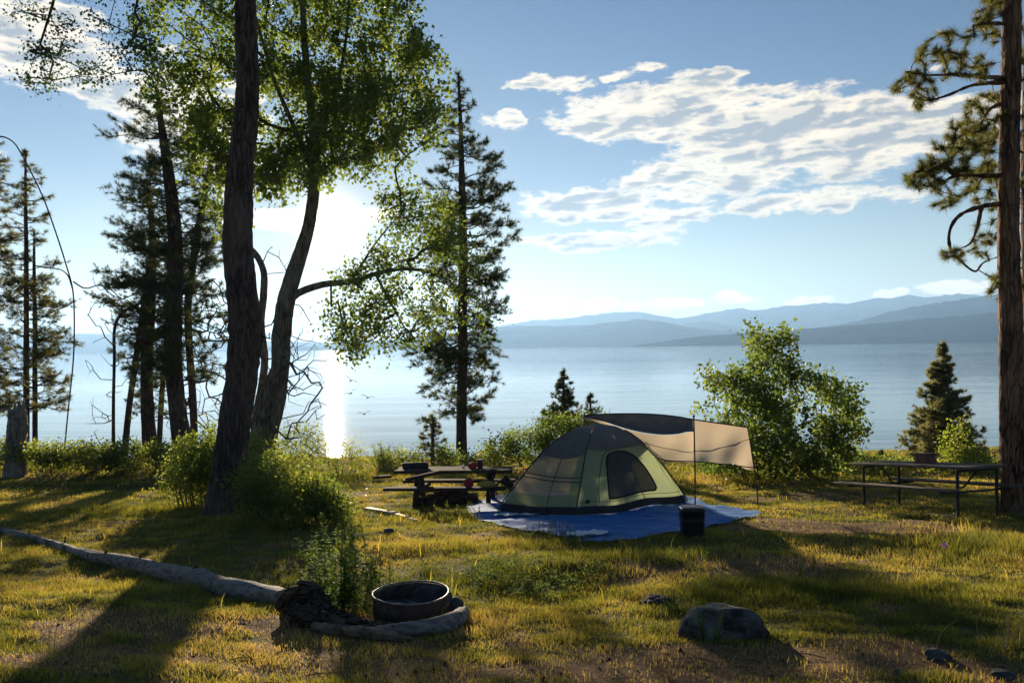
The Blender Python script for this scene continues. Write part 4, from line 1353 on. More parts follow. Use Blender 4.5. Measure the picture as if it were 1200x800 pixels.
def setup_obj_mats():
    T['tarp'] = surf_mat('blue_tarp', (.016, .12, .36), (.03, .19, .50), 3, rough=.7, bump=.6, bscale=5, dist=.03, spec=.12)
    T['tent_green'] = surf_mat('green_tent_cloth', (.32, .38, .20), (.38, .44, .25), 5, rough=.75, bump=.25, bscale=3.5, dist=.03, transl=.45, tcol=(.55, .64, .34))
    T['sheer'] = sheer_mat('see_through_rear_cloth', (.42, .38, .30), (.5, .42, .3), .62)
    T['tent_fly'] = surf_mat('grey_fly_cloth', (.17, .16, .145), (.21, .20, .18), 4, rough=.6, bump=.25, bscale=3, dist=.03, transl=.35, tcol=(.26, .23, .19))
    T['tent_beige'] = sheer_mat('beige_sheer_cloth', (.50, .42, .31), (.74, .58, .40), .16)
    T['window'] = surf_mat('window_mesh_cloth', (.085, .085, .085), (.12, .115, .11), 6, rough=.8, bump=.1, transl=.35, tcol=(.16, .15, .13))
    T['black_cloth'] = surf_mat('black_cloth', (.012, .013, .016), (.025, .026, .03), 9, rough=.7, bump=.2)
    T['awning'] = surf_mat('beige_awning_cloth', (.70, .60, .46), (.76, .65, .50), 3, rough=.8, bump=.25, bscale=3, dist=.03, transl=.62, tcol=(.90, .72, .50))
    T['pole'] = surf_mat('dark_pole', (.02, .02, .022), (.04, .04, .045), 30, rough=.4, bump=0)
    T['iron'] = surf_mat('sooty_iron', (.030, .020, .016), (.10, .058, .038), 7, rough=.7, bump=.35, bscale=24, dist=.006, c3=(.10, .05, .03))
    T['ash'] = surf_mat('ash', (.06, .055, .05), (.22, .21, .20), 14, rough=1, bump=.8, bscale=30, dist=.02)
    T['rock'] = surf_mat('boulder_stone', (.028, .028, .028), (.115, .108, .10), 8, rough=.95, bump=1.0, bscale=11, dist=.06, c3=(.24, .225, .16), lo=.42, hi=.6)
    T['rock_dark'] = surf_mat('dark_stone', (.04, .04, .042), (.10, .098, .095), 8, rough=.85, bump=.7, bscale=20, dist=.02)
    T['plastic'] = surf_mat('black_plastic', (.012, .013, .015), (.02, .02, .024), 9, rough=.38, bump=.05)
    T['table_wood'] = surf_mat('weathered_table_planks', (.09, .07, .055), (.19, .155, .125), 5, stretch=(1, 9, 9), rough=.9, spec=.12, bump=.4, bscale=14, dist=.006)
    T['old_wood'] = surf_mat('dark_old_wood', (.03, .022, .017), (.09, .064, .045), 5, stretch=(1, 8, 8), rough=.95, spec=.1, bump=.5, bscale=14, dist=.01)
    T['board'] = surf_mat('bleached_board', (.40, .34, .26), (.55, .47, .37), 5, stretch=(1, 8, 8), rough=.8, bump=.4, bscale=14, dist=.006)
    T['log'] = log_mat()
    T['split'] = surf_mat('splintered_dark_wood', (.018, .014, .011), (.13, .095, .065), 6, stretch=(1, 6, 6), rough=.95, bump=1.0, bscale=9, dist=.05, c3=(.22, .17, .12), spec=.1, lo=.42, hi=.6)

def sheer_mat(name, c, tc, see):
    m, nt, out = new_mat(name)
    v = nt.coords()
    n = nt.noise(v, 4, 5, .6)
    col = nt.mix(n, tuple(a * .85 for a in c), tuple(a * 1.12 for a in c))
    d = nt.node('ShaderNodeBsdfDiffuse'); nt.l.new(col, d.inputs[0])
    t = nt.node('ShaderNodeBsdfTranslucent'); nt.put(t.inputs[0], rgb(tc))
    b = nt.node('ShaderNodeBump'); nt.put(b.inputs['Strength'], .4); nt.put(b.inputs['Distance'], .04); nt.put(b.inputs['Height'], nt.noise(v, 3, 4, .5))
    nt.l.new(b.outputs[0], d.inputs['Normal']); nt.l.new(b.outputs[0], t.inputs['Normal'])
    a = nt.node('ShaderNodeMixShader'); nt.put(a.inputs[0], .55); nt.l.new(d.outputs[0], a.inputs[1]); nt.l.new(t.outputs[0], a.inputs[2])
    tr = nt.node('ShaderNodeBsdfTransparent')
    x = nt.node('ShaderNodeMixShader'); nt.put(x.inputs[0], see); nt.l.new(a.outputs[0], x.inputs[1]); nt.l.new(tr.outputs[0], x.inputs[2])
    nt.l.new(x.outputs[0], out.inputs[0])
    return m

def log_mat():
    m, nt, out = new_mat('bleached_log')
    v0 = nt.coords((1, 7, 7), (0, 0, .85))
    v = nt.coords()
    n = nt.noise(v0, 3, 7, .65); n2 = nt.noise(v, 1.3, 3, .5)
    col = nt.mix(nt.maprange(n, .35, .65), (.15, .13, .11), (.32, .285, .24))
    col = nt.mix(nt.maprange(n2, .56, .66), col, (.09, .065, .045))
    st = nt.maprange(nt.noise(v, 13, 2, .5), .66, .70)
    col = nt.mix(st, col, (.03, .025, .02))
    bs = nt.node('ShaderNodeBsdfPrincipled')
    nt.put(bs.inputs['Base Color'], col); nt.put(bs.inputs['Roughness'], .85); nt.put(bs.inputs['Specular IOR Level'], .2)
    b = nt.node('ShaderNodeBump'); nt.put(b.inputs['Strength'], .6); nt.put(b.inputs['Distance'], .015)
    nt.put(b.inputs['Height'], nt.noise(v0, 7, 6, .7)); nt.l.new(b.outputs[0], bs.inputs['Normal'])
    nt.l.new(bs.outputs[0], out.inputs[0])
    return m

# ------------------------------------------------------------------ tent
def make_tent():
    C0 = ground(675, 606)[0][:2]
    C1 = ground(804, 590)[0][:2]
    u = C1 - C0; Lu = np.linalg.norm(u); u /= Lu
    v = np.array([-u[1], u[0]])
    Lv = 1.85
    cen = C0 + u * Lu / 2 + v * Lv / 2
    a, b = Lu / 2, Lv / 2
    def gz(x, y): return height(x, y, False) + .035
    H = 1.62
    zb = float(gz(*cen))
    root = empty('dome_tent', (cen[0], cen[1], zb), 'green, beige and grey dome tent with a tan awning pitched on the blue tarp', 'tent')
    # radius profile of the poles against height fraction
    hp = np.array([0, .06, .2, .4, .6, .75, .87, .95, 1.0])
    rp = np.array([1.0, .985, .90, .765, .62, .49, .35, .21, 0.0])
    def pt(s, t, h, off=0.0):
        """s, t in -1..1 along u, v on the square section at height fraction h"""
        r = np.interp(h, hp, rp)
        X = cen[0] + (u[0] * s * a + v[0] * t * b) * r
        Y = cen[1] + (u[1] * s * a + v[1] * t * b) * r
        base = np.array([height(cen[0] + u[0] * s * a + v[0] * t * b, cen[1] + u[1] * s * a + v[1] * t * b, False)]).ravel()[0] + .035
        Z = base * (1 - h) + zb * h + H * h
        return np.array([X, Y, Z])
    hs = np.concatenate([np.linspace(0, .9, 22), [.93, .96, .98, 1.0]])
    # panel: side index -> (fixed coordinate)
    def panel_pt(side, w, h, off=0.0):
        if side == 0: s, t, nrm = w, -1, -v
        elif side == 1: s, t, nrm = 1, w, u
        elif side == 2: s, t, nrm = -w, 1, v
        else: s, t, nrm = -1, -w, -u
        p = pt(s, t, h)
        r = np.interp(h, hp, rp)
        sag = -.07 * (1 - w * w) * math.sin(math.pi * min(h * 1.15, 1)) * 1.0      # cloth pulls in between the poles
        wr = .010 * math.sin(w * 9 + h * 13 + side) * (1 - w * w)
        o = (sag + wr) * r ** .3 + off
        return p + np.array([nrm[0], nrm[1], .35]) * o
    def panel(mb, side, h0, h1, off=0.0, nw=22, nh=22, w0=-1, w1=1, topf=None):
        W = np.linspace(w0, w1, nw)
        V = []
        for w in W:
            hh1 = h1 if topf is None else topf(w)
            for h in np.linspace(h0, hh1, nh):
                V.append(panel_pt(side, w, h, off))
        mb.add(np.array(V), grid_faces(nw, nh))
    # canopy sides
    mb = MB(); panel(mb, 0, .09, .80); mb.build('front_panel', T['tent_green'], root, smooth=True)
    mb = MB(); panel(mb, 3, .09, .80, -.0); mb.build('side_panel', T['tent_beige'], root, smooth=True)
    mb = MB(); panel(mb, 1, .09, .80); panel(mb, 2, .09, .80); mb.build('rear_panel', T['sheer'], root, smooth=True)  # unseen rear sides made see-through to let sunlight into the tent
    mb = MB()
    for s in range(4): panel(mb, s, 0, .092, .006, nh=5)
    mb.build('ground_skirt', T['black_cloth'], root, smooth=True)
    # green strips down the side panel, right and along its foot
    mb = MB()
    panel(mb, 3, .092, .22, .008, nh=6)
    panel(mb, 3, .10, .72, .009, w0=-1, w1=-1 + .001, nw=2)
    mb.build('side_hem', T['tent_green'], root, smooth=True)
    mb = MB()
    V = []
    hs_ = np.linspace(.1, .70, 20)
    for h in hs_:
        for w in (.66 + .10 * h, 1.0): V.append(panel_pt(3, w, h, .012))
    mb.add(np.array(V), grid_faces(20, 2)); mb.build('corner_strip', T['tent_green'], root, smooth=True)
    # grey fly over the crown
    mb = MB()
    for s in range(4):
        edge = {0: lambda w: .70 + .03 * w * w, 3: lambda w: .62 + .05 * w * w, 1: lambda w: .66, 2: lambda w: .60}[s]
        W = np.linspace(-1, 1, 24); V = []
        for w in W:
            for h in np.linspace(edge(w), 1.0, 16):
                V.append(panel_pt(s, w, h, .022))
        mb.add(np.array(V), grid_faces(24, 16))
    mb.build('rain_fly', T['tent_fly'], root, smooth=True)
    # wing of the fly drawn out to the left rear with a guy line
    tip = P(592, 545, 18.0)
    e0 = panel_pt(3, -.2, .70, .03); e1 = panel_pt(3, -1.0, .62, .03); e2 = pt(-1, 1, .62)
    mb = MB()
    V = []
    for k in range(14):
        q = k / 13
        l0 = e0 * (1 - q) + e1 * q if q < .5 else e1 * (2 - 2 * q) * 1.0 + e2 * (2 * q - 1)
        l0 = e0 * (1 - q) + e2 * q + (e1 - (e0 + e2) / 2) * 4 * q * (1 - q) * .45
        for j in range(10):
            r = j / 9
            V.append(l0 * (1 - r) + tip * r + np.array([0, 0, -.10 * r * (1 - r) * 4]))
    mb.add(np.array(V), grid_faces(14, 10))
    mb.build('fly_wing', surf_mat('grey_wing_cloth', (.09, .088, .085), (.12, .118, .11), 4, rough=.8, bump=.2, transl=.1), root, smooth=True)
    # poles along the corners
    for (s, t) in ((-1, -1), (1, -1), (1, 1), (-1, 1)):
        mb = MB()
        pts = [pt(s, t, h) + np.append((u * s + v * t) * .018, .012) for h in np.concatenate([[0.0], hs[1:22]])]
        tube(mb, pts, .014, 8); mb.build('tent_pole', T['pole'], root, smooth=True)
    # seam lines on the beige side
    mb = MB()
    for h0, h1 in ((.44, .40), (.40, .355)):
        tube(mb, [panel_pt(3, w, h0 + (h1 - h0) * (w + 1) / 2, .012) for w in np.linspace(-.98, .98, 20)], .009, 5)
    tube(mb, [panel_pt(3, -.25 + .5 * (1 - h), h, .012) for h in np.linspace(.1, .64, 14)], .007, 5)
    mb.build('seam_tape', T['black_cloth'], root, smooth=True)
    mb = MB()
    zp = smooth_path([(-.62, .12, 0), (-.60, .30, 0), (-.55, .50, 0), (-.45, .64, 0), (-.30, .70, 0)], 24)
    tube(mb, [panel_pt(0, w, h, .010) for (w, h, _) in zp], .006, 5)
    tube(mb, [panel_pt(0, w, .14, .010) for w in np.linspace(-.97, .97, 30)], .005, 5)
    mb.build('zip', T['black_cloth'], root, smooth=True)
    # window: shape in (w, h)
    out = [(-.42, .165), (-.40, .36), (-.36, .56), (-.34, .62), (-.28, .655), (-.08, .675), (.16, .672), (.36, .64), (.50, .57), (.57, .47), (.58, .36), (.56, .25), (.51, .185), (.35, .175), (.0, .168)]
    out = [(w * 1.0, h) for w, h in out]
    # remap w: section narrows with height, the outline above is in true width fractions of the panel
    cw = .05; ch = .42
    mb = MB(); V = [panel_pt(0, cw, ch, .010)]
    rings = 6
    ol = smooth_path([(w, h, 0) for w, h in out + [out[0]]], 48)[:-1]
    for r in range(1, rings + 1):
        for (w, h, _) in ol:
            q = r / rings
            V.append(panel_pt(0, cw + (w - cw) * q, ch + (h - ch) * q, .010))
    n = len(ol); F = [(0, 1 + (j + 1) % n, 1 + j) for j in range(n)]
    for r in range(rings - 1):
        for j in range(n):
            F.append((1 + r * n + j, 1 + r * n + (j + 1) % n, 1 + (r + 1) * n + (j + 1) % n, 1 + (r + 1) * n + j))
    mb.add(np.array(V), F)
    wo = mb.build('window', T['window'], root, smooth=True)
    mb = MB(); loop = [panel_pt(0, w, h, .014) for (w, h, _) in ol]; loop.append(loop[0]); loop.append(loop[1])
    tube(mb, loop, .017, 6); mb.build('window_trim', T['black_cloth'], wo, smooth=True)
    mb = MB(); box(mb, panel_pt(0, -.83, .14, .012), (.055, .012, .035), ax=(u[0], u[1], 0), bevel=.008); mb.build('badge', T['black_cloth'], root)

    # ---- awning (tan sheet with a grey upper part)
    def S(rows, n):
        q = smooth_path([list(P(x, y, d)) for x, y, d in rows], n); return q
    n = 40
    top = S([(684, 487, 18.6), (708, 485.5, 18.3), (733, 485, 18.0), (762, 485.5, 17.8), (790, 488, 17.6), (814, 492, 17.4), (845, 496.5, 17.2), (876, 501, 17.0)], n)
    mid = S([(685, 488, 18.55), (702, 492, 18.1), (722, 499, 17.7), (745, 505.5, 17.3), (772, 509.5, 16.95), (793, 509, 16.85), (812, 506, 16.8), (845, 512, 16.6), (879, 517, 16.4)], n)
    bot = S([(686, 489.5, 18.5), (704, 497, 17.9), (724, 505, 17.4), (742, 514, 16.9), (757, 524, 16.5), (775, 538, 16.1), (820, 541, 15.9), (855, 544.5, 15.75), (884, 548, 15.6)], n)
    # grey part: columns up to the pole line
    k = int(np.argmin([abs(proj(p)[0] - 813) for p in top])) + 1
    km = int(np.argmin([abs(proj(p)[0] - 813) for p in mid])) + 1
    def resample(A, m):
        return smooth_path(A, m)
    def sheet(name, A, B, mat, m, fold=0.0, up=0.0, parent=root):
        mb = MB(); V = []
        nr = 14
        for i in range(len(A)):
            for j in range(nr):
                r = j / (nr - 1)
                p = A[i] * (1 - r) + B[i] * r
                q = i / (len(A) - 1)
                dz = -.05 * math.sin(math.pi * r) + fold * (math.sin(q * 30 + r * 3) * .5 + math.sin(q * 17 + 2 + r * 5) * .6) * smst(q, .45, .8) * r
                V.append(p + np.array([0, -.3 * dz, dz + up]))
        mb.add(np.array(V), grid_faces(len(A), nr))
        return mb.build(name, mat, parent, smooth=True)
    mbA = MB()
    def part_sheet(A, B, q0, q1):
        V = []; nr = 14
        for i in range(len(A)):
            q = q0 + (q1 - q0) * i / (len(A) - 1)
            for j in range(nr):
                r = j / (nr - 1)
                p = A[i] * (1 - r) + B[i] * r
                dz = -.05 * math.sin(math.pi * r) + .05 * (math.sin(q * 34 + r * 3) * .5 + math.sin(q * 17 + 2 + r * 5) * .6) * smst(q, .45, .8) * r
                V.append(p + np.array([0, -.3 * dz, dz]))
        mbA.add(np.array(V), grid_faces(len(A), nr))
    kb = int(np.argmin([abs(proj(p)[0] - 812) for p in bot])) + 1
    part_sheet(resample(mid[:km], 36), resample(bot[:kb], 36), 0, .62)
    part_sheet(resample(top[k - 1:], 30), resample(bot[kb - 1:], 30), .62, 1)
    aw = mbA.build('awning', T['awning'], root, smooth=True)
    sheet('awning_grey_panel', resample(top[:k], 30), resample(mid[:km], 30), surf_mat('charcoal_awning_cloth', (.09, .088, .085), (.12, .118, .11), 4, rough=.8, bump=.25, bscale=3, dist=.03, transl=.12), 0, up=.02, parent=aw)
    mb = MB()
    tube(mb, top + [0, 0, .01], .014, 6); tube(mb, bot + [0, 0, .0], .012, 6)
    tube(mb, smooth_path([top[-1], mid[-1] + [0, 0, -.03], bot[-1]], 10), .010, 6)
    tube(mb, resample(mid[:km], 20) + [0, 0, .02], .008, 5)
    # catenary seam across the tan part
    tube(mb, S([(749, 517, 16.6), (780, 525, 16.5), (815, 528, 16.4), (850, 523, 16.5), (878, 514, 16.6)], 20) + [0, -.02, .0], .006, 5)
    mb.build('awning_edging', T['black_cloth'], aw, smooth=True)
    for (px, py, d, r) in ((813, 488, 15.35, .014), (884, 547, 15.45, .012)):
        bx = P(px, py, d)
        pb = P(px + (0 if px < 850 else 4), py, d)
        g = np.array([pb[0], pb[1], float(height(pb[0], pb[1])) - .02])
        mb = MB(); tube(mb, [g, (g + bx) / 2 + [.008, 0, 0], bx], r, 8); box(mb, bx + [0, 0, .01], (.02, .02, .02), bevel=.006)
        mb.build('awning_pole', T['pole'], root, smooth=True)
    # rear pole at the awning tip
    tp = P(685, 487, 18.6); g = np.array([tp[0], tp[1], float(height(tp[0], tp[1]))])
    mb = MB(); tube(mb, [g, (g + tp) / 2, tp + [0, 0, .08]], .012, 8); mb.build('awning_pole', T['pole'], root, smooth=True)
    tp = P(875, 500, 17.0); g = np.array([tp[0] + .2, tp[1], float(height(tp[0], tp[1]))])
    # guy lines
    def line(p, q):
        mb = MB(); tube(mb, [p, (p + q) / 2 - [0, 0, .02], q], .005, 4); mb.build('guy_line', T['pole'], root, smooth=True)
    gp = lambda x, y: ground(x, y)[0]
    line(P(775, 538, 16.1), gp(804, 590)); line(P(757, 517, 16.5), gp(800, 589)); line(P(813, 489, 15.35), top[k])
    line(tip, gp(580, 572))
    for (px, py) in ((594, 600), (803, 590)):
        p = ground(px, py)[0]
        mb = MB(); tube(mb, [p + [0, 0, .09], p + [.01, -.02, .04], p - [0, 0, .02]], .008, 6); mb.build('peg', T['pole'], root)
    # trodden edge of inner gear: pale mat corner lying at the left
    return root

def make_tarp():
    poly = tarp_outline()
    cen = poly.mean(0)
    ol = smooth_path(np.column_stack([np.vstack([poly, poly[:1]]), np.zeros(len(poly) + 1)]), 160)[:-1]
    nr = 34
    mb = MB(); V = []; n = len(ol)
    V.append([cen[0], cen[1], float(height(cen[0], cen[1], False)) + .02])
    wv = wave_set(16, .25, .9)
    for r in range(1, nr + 1):
        q = (r / nr) ** .8
        for j in range(n):
            x = cen[0] + (ol[j, 0] - cen[0]) * q; y = cen[1] + (ol[j, 1] - cen[1]) * q
            rim = smst(np.array(q), .72, 1.0)
            wr = .007 * wsum(wv, x, y) * (.35 + .65 * rim)
            z = float(height(x, y)) + .028 + wr + .012 * rim * math.sin(j * .7)
            V.append([x, y, max(z, float(height(x, y)) + .008)])
    F = [(0, 1 + j, 1 + (j + 1) % n) for j in range(n)]
    for r in range(nr - 1):
        for j in range(n):
            F.append((1 + r * n + j, 1 + (r + 1) * n + j, 1 + (r + 1) * n + (j + 1) % n, 1 + r * n + (j + 1) % n))
    mb.add(np.array(V), F)
    o = mb.build('tarp', T['tarp'], None, smooth=True)
    tag(o, 'crumpled blue plastic tarp spread on the grass under the tent', 'tarp')
    # small pale sheets lying on the left of the tarp
    for k, (x, y, w, h, l) in enumerate([(606, 607, .42, .12, 'pale flat sheet on the blue tarp at the left foot of the tent'), (688, 630, .32, .16, 'pale crumpled sheet on the near edge of the blue tarp')]):
        g, d = ground(x, y)
        mb = MB(); V = []
        for i in range(12):
            for j in range(6):
                X = g[0] + (i / 11 - .5) * w * 2 + .03 * math.sin(j * 2.1); Y = g[1] + (j / 5 - .5) * h * 2 + .03 * math.sin(i * 1.7)
                V.append([X, Y, float(height(X, Y)) + .07 + .015 * math.sin(i * 1.3 + j * 2)])
        mb.add(np.array(V), grid_faces(12, 6))
        o = mb.build('plastic_sheet', surf_mat('pale_sheet', (.55, .60, .66), (.7, .72, .75), 5, rough=.4, bump=.2), None, smooth=True)
        tag(o, l, 'sheet')

def make_bin():
    g, d = ground(815, 630)
    root = empty('storage_bin', g, 'squat black round-cornered bin standing at the near edge of the blue tarp', 'bin')
    w = 28 / FPX * d / 2
    h = 33 / FPX * d
    def ring(z, s):
        a = np.linspace(0, 2 * np.pi, 40, endpoint=False)
        c, n_ = np.cos(a), np.sin(a)
        e = 4.0
        r = 1 / (np.abs(c) ** e + np.abs(n_) ** e) ** (1 / e)
        return np.column_stack([g[0] + w * s * r * c, g[1] + .2 + w * s * r * n_, np.full(40, g[2] + z)])
    mb = MB()
    prof = [(-.02, .86), (.02, .93), (h * .2, .95), (h * .5, .98), (h * .53, 1.0), (h * .56, .98), (h * .86, 1.0), (h * .87, 1.05), (h * .9, 1.05)]
    V = np.concatenate([ring(z, s) for z, s in prof])
    i = np.arange(len(prof) - 1)[:, None] * 40; j = np.arange(40)[None]; j2 = (j + 1) % 40
    mb.add(V, np.stack([i + j, i + j2, i + 40 + j2, i + 40 + j], -1).reshape(-1, 4))
    mb.add(ring(prof[0][0], prof[0][1])[::-1], np.arange(40)[None])
    mb.build('body', T['plastic'], root, smooth=True)
    mb = MB()
    prof = [(h * .9 + .002, 1.0), (h * .97, 1.0), (h * 1.0, .94), (h * 1.0, .02)]
    V = np.concatenate([ring(z, s) for z, s in prof])
    i = np.arange(len(prof) - 1)[:, None] * 40
    mb.add(V, np.stack([i + j, i + j2, i + 40 + j2, i + 40 + j], -1).reshape(-1, 4))
    mb.build('lid', T['plastic'], root, smooth=True)
    for s in (-1, 1):
        mb = MB()
        c = np.array([g[0] + s * w * 1.04, g[1] + .2, g[2] + h * .7])
        tube(mb, smooth_path([c + [0, -.07, 0], c + [s * .012, -.05, -.01], c + [s * .015, 0, -.015], c + [s * .012, .05, -.01], c + [0, .07, 0]], 10), .007, 6)
        mb.build('handle', T['plastic'], root, smooth=True)

# ------------------------------------------------------------------ tables
def make_metal_table():
    A = ground(1012, 594)[0]; B = ground(1124, 608)[0]; C = ground(1147, 604)[0]
    ax = (B - A)[:2]; L = np.linalg.norm(ax); ax = ax / L
    pr = np.array([-ax[1], ax[0]])
    if (C[:2] - B[:2]) @ pr < 0: pr = -pr
    W = .82
    cen = A[:2] + ax * L / 2 + pr * W / 2
    zc = float(height(*cen))
    tilt = (float(height(*(cen + ax))) - float(height(*(cen - ax)))) / 2
    root = empty('picnic_table', (cen[0], cen[1], zc), 'long picnic table with plank top on dark metal legs, right, beside the big pine', 'picnic table')
    axd = np.array([ax[0], ax[1], tilt]); axd /= np.linalg.norm(axd)
    prd = np.array([pr[0], pr[1], 0])
    def pos(a, p, z): return np.array([cen[0] + ax[0] * a + pr[0] * p, cen[1] + ax[1] * a + pr[1] * p, zc + tilt * a + z])
    Ht = .82; Hb = .47
    top = MB()
    for k in range(4):
        box(top, pos(-.10, -.31 + k * .205, Ht), (L / 2 + .28, .098, .022), axd, (0, 0, 1), .006)
    top.build('tabletop', T['table_wood'], root)
    for s in (-1, 1):
        b = MB()
        for k in (-.5, .5):
            box(b, pos(-.12, s * .66 + k * .125, Hb), (L / 2 + .28, .062, .020), axd, (0, 0, 1), .006)
        b.build('bench', T['table_wood'], root)
    for e in (-1, 1):
        for s in (-1, 1):
            x = e * (L / 2 - .02); p = s * W / 2
            f = pos(x, p, 0); f[2] = float(height(f[0], f[1])) - .03
            mb = MB()
            tube(mb, [f, pos(x, p, .4), pos(x, p, Ht - .03)], .026, 8)
            tube(mb, [pos(x, p, Hb - .035), pos(x, s * .76, Hb - .035)], .02, 8)
            mb.build('leg', T['pole'], root, smooth=True)
        mb = MB()
        x = e * (L / 2 - .02)
        tube(mb, [pos(x, -W / 2, Ht - .05), pos(x, W / 2, Ht - .05)], .02, 8)
        tube(mb, [pos(x, 0, Ht - .06), pos(x - e * .28, 0, Ht - .36), pos(x - e * .42, 0, Hb - .02)], .016, 8)
        tube(mb, [pos(x, -.74, Hb - .05), pos(x, .74, Hb - .05)], .018, 8)
        mb.build('brace', T['pole'], root, smooth=True)
    # box on the top
    bp = pos(.25, .08, Ht + .022)
    # find place along the table that shows at photo x = 1083
    best = min(((abs(proj(pos(a_, .08, Ht))[0] - 1083), a_) for a_ in np.linspace(-1.2, 1.2, 60)))[1]
    bp = pos(best, .08, Ht + .022)
    dd = proj(bp)[2]
    w = 18 / FPX * dd / 2; h = 10.5 / FPX * dd
    r = empty('box', bp, 'small reddish brown box standing on the long picnic table', 'box')
    mb = MB(); box(mb, bp + [0, 0, h * .5], (w, w * .8, h * .5), axd, (0, 0, 1), .008)
    m = surf_mat('brown_box', (.13, .055, .04), (.20, .09, .065), 9, rough=.7, bump=.2)
    mb.build('body', m, r)
    mb = MB(); box(mb, bp + [0, 0, h * 1.0 + .008], (w * 1.06, w * .86, .012), axd, (0, 0, 1), .004); mb.build('lid', m, r)

def make_wood_table():
    zref = ground(530, 590)[0]
    cen = np.array([P(533, 570, 17.7)[0], 17.7])
    zc = float(height(*cen))
    root = empty('picnic_table', (cen[0], cen[1], zc), 'dark rough timber picnic table left of the tent with camp gear on it', 'picnic table')
    ax = np.array([math.cos(-.06), math.sin(-.06)]); pr = np.array([-ax[1], ax[0]])
    def pos(a, p, z): return np.array([cen[0] + ax[0] * a + pr[0] * p, cen[1] + ax[1] * a + pr[1] * p, zc + z - .093 * (pr[1] * p + ax[1] * a) * .6])
    axd = (ax[0], ax[1], .0)
    Ht, Hb, HL = .74, .42, 1.28
    top = MB()
    for k in range(4):
        box(top, pos(rng.uniform(-.03, .03), -.34 + k * .225, Ht + rng.uniform(-.006, .006)), (HL, .105, .032), axd, (0, 0, 1), .008)
    top.build('tabletop', T['old_wood'], root)
    for s in (-1, 1):
        b = MB(); box(b, pos(-.12 if s < 0 else 0, s * .74, Hb), (HL + .02, .13, .028), axd, (0, 0, 1), .008); b.build('bench', T['old_wood'], root)
    for e in (-.62, .62):
        for s in (-1, 1):
            mb = MB()
            f = pos(e * HL, s * .62, -.05); t = pos(e * HL, s * .16, Ht - .03)
            d = t - f
            box(mb, (f + t) / 2, (np.linalg.norm(d) / 2, .055, .05), d, (ax[0], ax[1], 0), .006)
            mb.build('leg', T['old_wood'], root)
        mb = MB()
        box(mb, pos(e * HL + .09, 0, Hb - .09), (.86, .03, .055), (pr[0], pr[1], 0), (0, 0, 1), .006)
        box(mb, pos(e * HL + .09, 0, Ht - .09), (.40, .03, .045), (pr[0], pr[1], 0), (0, 0, 1), .006)
        mb.build('brace', T['old_wood'], root)
    # things on and about it
    def on(x, a_p, z):
        best = min(((abs(proj(pos(a_, a_p, z))[0] - x), a_) for a_ in np.linspace(-1.3, 1.3, 90)))[1]
        return pos(best, a_p, z)
    black = surf_mat('rolled_black_pad', (.02, .02, .022), (.05, .05, .055), 12, rough=.7, bump=.4)
    c = on(487, .1, Ht + .10)
    r = empty('bedroll', c - [0, 0, .07], 'black rolled pad lying on the left end of the dark timber table', 'bedroll')
    mb = MB(); tube(mb, [c + [-.29, 0, 0], c + [-.27, 0, 0], c + [0, .01, 0], c + [.27, 0, 0], c + [.29, 0, 0]], [.055, .068, .07, .068, .055], 16); mb.build('pad', black, r, smooth=True)
    for s in (-.14, .14):
        mb = MB(); tube(mb, [c + [s - .015, 0, 0], c + [s + .015, 0, 0]], .073, 16); mb.build('strap', T['pole'], r, smooth=True)
    red = surf_mat('red_cloth', (.32, .03, .05), (.45, .07, .09), 12, rough=.8, bump=.5, transl=.2)
    def sack(name, label, c, rx, ry, rz, mat, cat, seed):
        g = np.random.default_rng(seed); mb = MB(); V = []
        nu, nv = 18, 12
        for i in range(nu):
            for j in range(nv):
                a = 2 * np.pi * i / (nu - 1); b = np.pi * j / (nv - 1)
                k = 1 + .10 * math.sin(3 * a + seed) * math.sin(b) + .07 * math.sin(5 * a + 3 * b)
                zz = max(math.cos(b), -.75)
                V.append(c + np.array([rx * k * math.sin(b) * math.cos(a), ry * k * math.sin(b) * math.sin(a), rz * zz + rz * .75]))
        mb.add(np.array(V), grid_faces(nu, nv))
        o = mb.build(name, mat, None, smooth=True); tag(o, label, cat); return o
    sack('food_bag', 'crumpled red bag on the dark timber table beside the dark mug', on(553, .05, Ht + .033), .11, .08, .075, red, 'bag', 1)
    sack('stuff_sack', 'dark red sack on the near bench of the dark timber table', on(549, -.72, Hb + .03), .11, .08, .11, red, 'bag', 2)
    yel = surf_mat('yellow_cloth', (.45, .33, .07), (.58, .44, .12), 9, rough=.8, bump=.4, transl=.25)
    sack('stuff_sack', 'yellow sack lying on the right end of the near bench of the timber table', on(570, -.72, Hb + .03), .19, .09, .075, yel, 'bag', 3)
    c = on(563, .05, Ht + .033)
    r = empty('mug', c, 'dark tall mug with a pale rim at the right end of the timber table', 'mug')
    mb = MB(); tube(mb, [c, c + [0, 0, .02], c + [0, 0, .17], c + [0, 0, .185]], [.055, .06, .062, .060], 18); mb.build('body', surf_mat('maroon_enamel', (.08, .015, .02), (.12, .03, .035), 8, rough=.3, bump=0), r, smooth=True)
    mb = MB(); tube(mb, [c + [0, 0, .186], c + [0, 0, .20]], .064, 18); mb.build('rim', surf_mat('pale_rim', (.5, .48, .45), (.6, .58, .55), 8, rough=.3, bump=0), r, smooth=True)
    mb = MB(); q = c + [-.06, 0, .1]; tube(mb, smooth_path([q + [0, 0, .05], q + [-.045, 0, .03], q + [-.045, 0, -.03], q + [0, 0, -.05]], 10), .008, 6); mb.build('handle', T['pole'], r, smooth=True)
    c = on(543, .05, Ht + .033)
    o = MB(); V = []
    for i in range(14):
        for j in range(9):
            a = 2 * np.pi * i / 13; b = np.pi * j / 8
            V.append(c + np.array([.035 * math.sin(b) * math.cos(a), .035 * math.sin(b) * math.sin(a), .035 + .035 * math.cos(b)]))
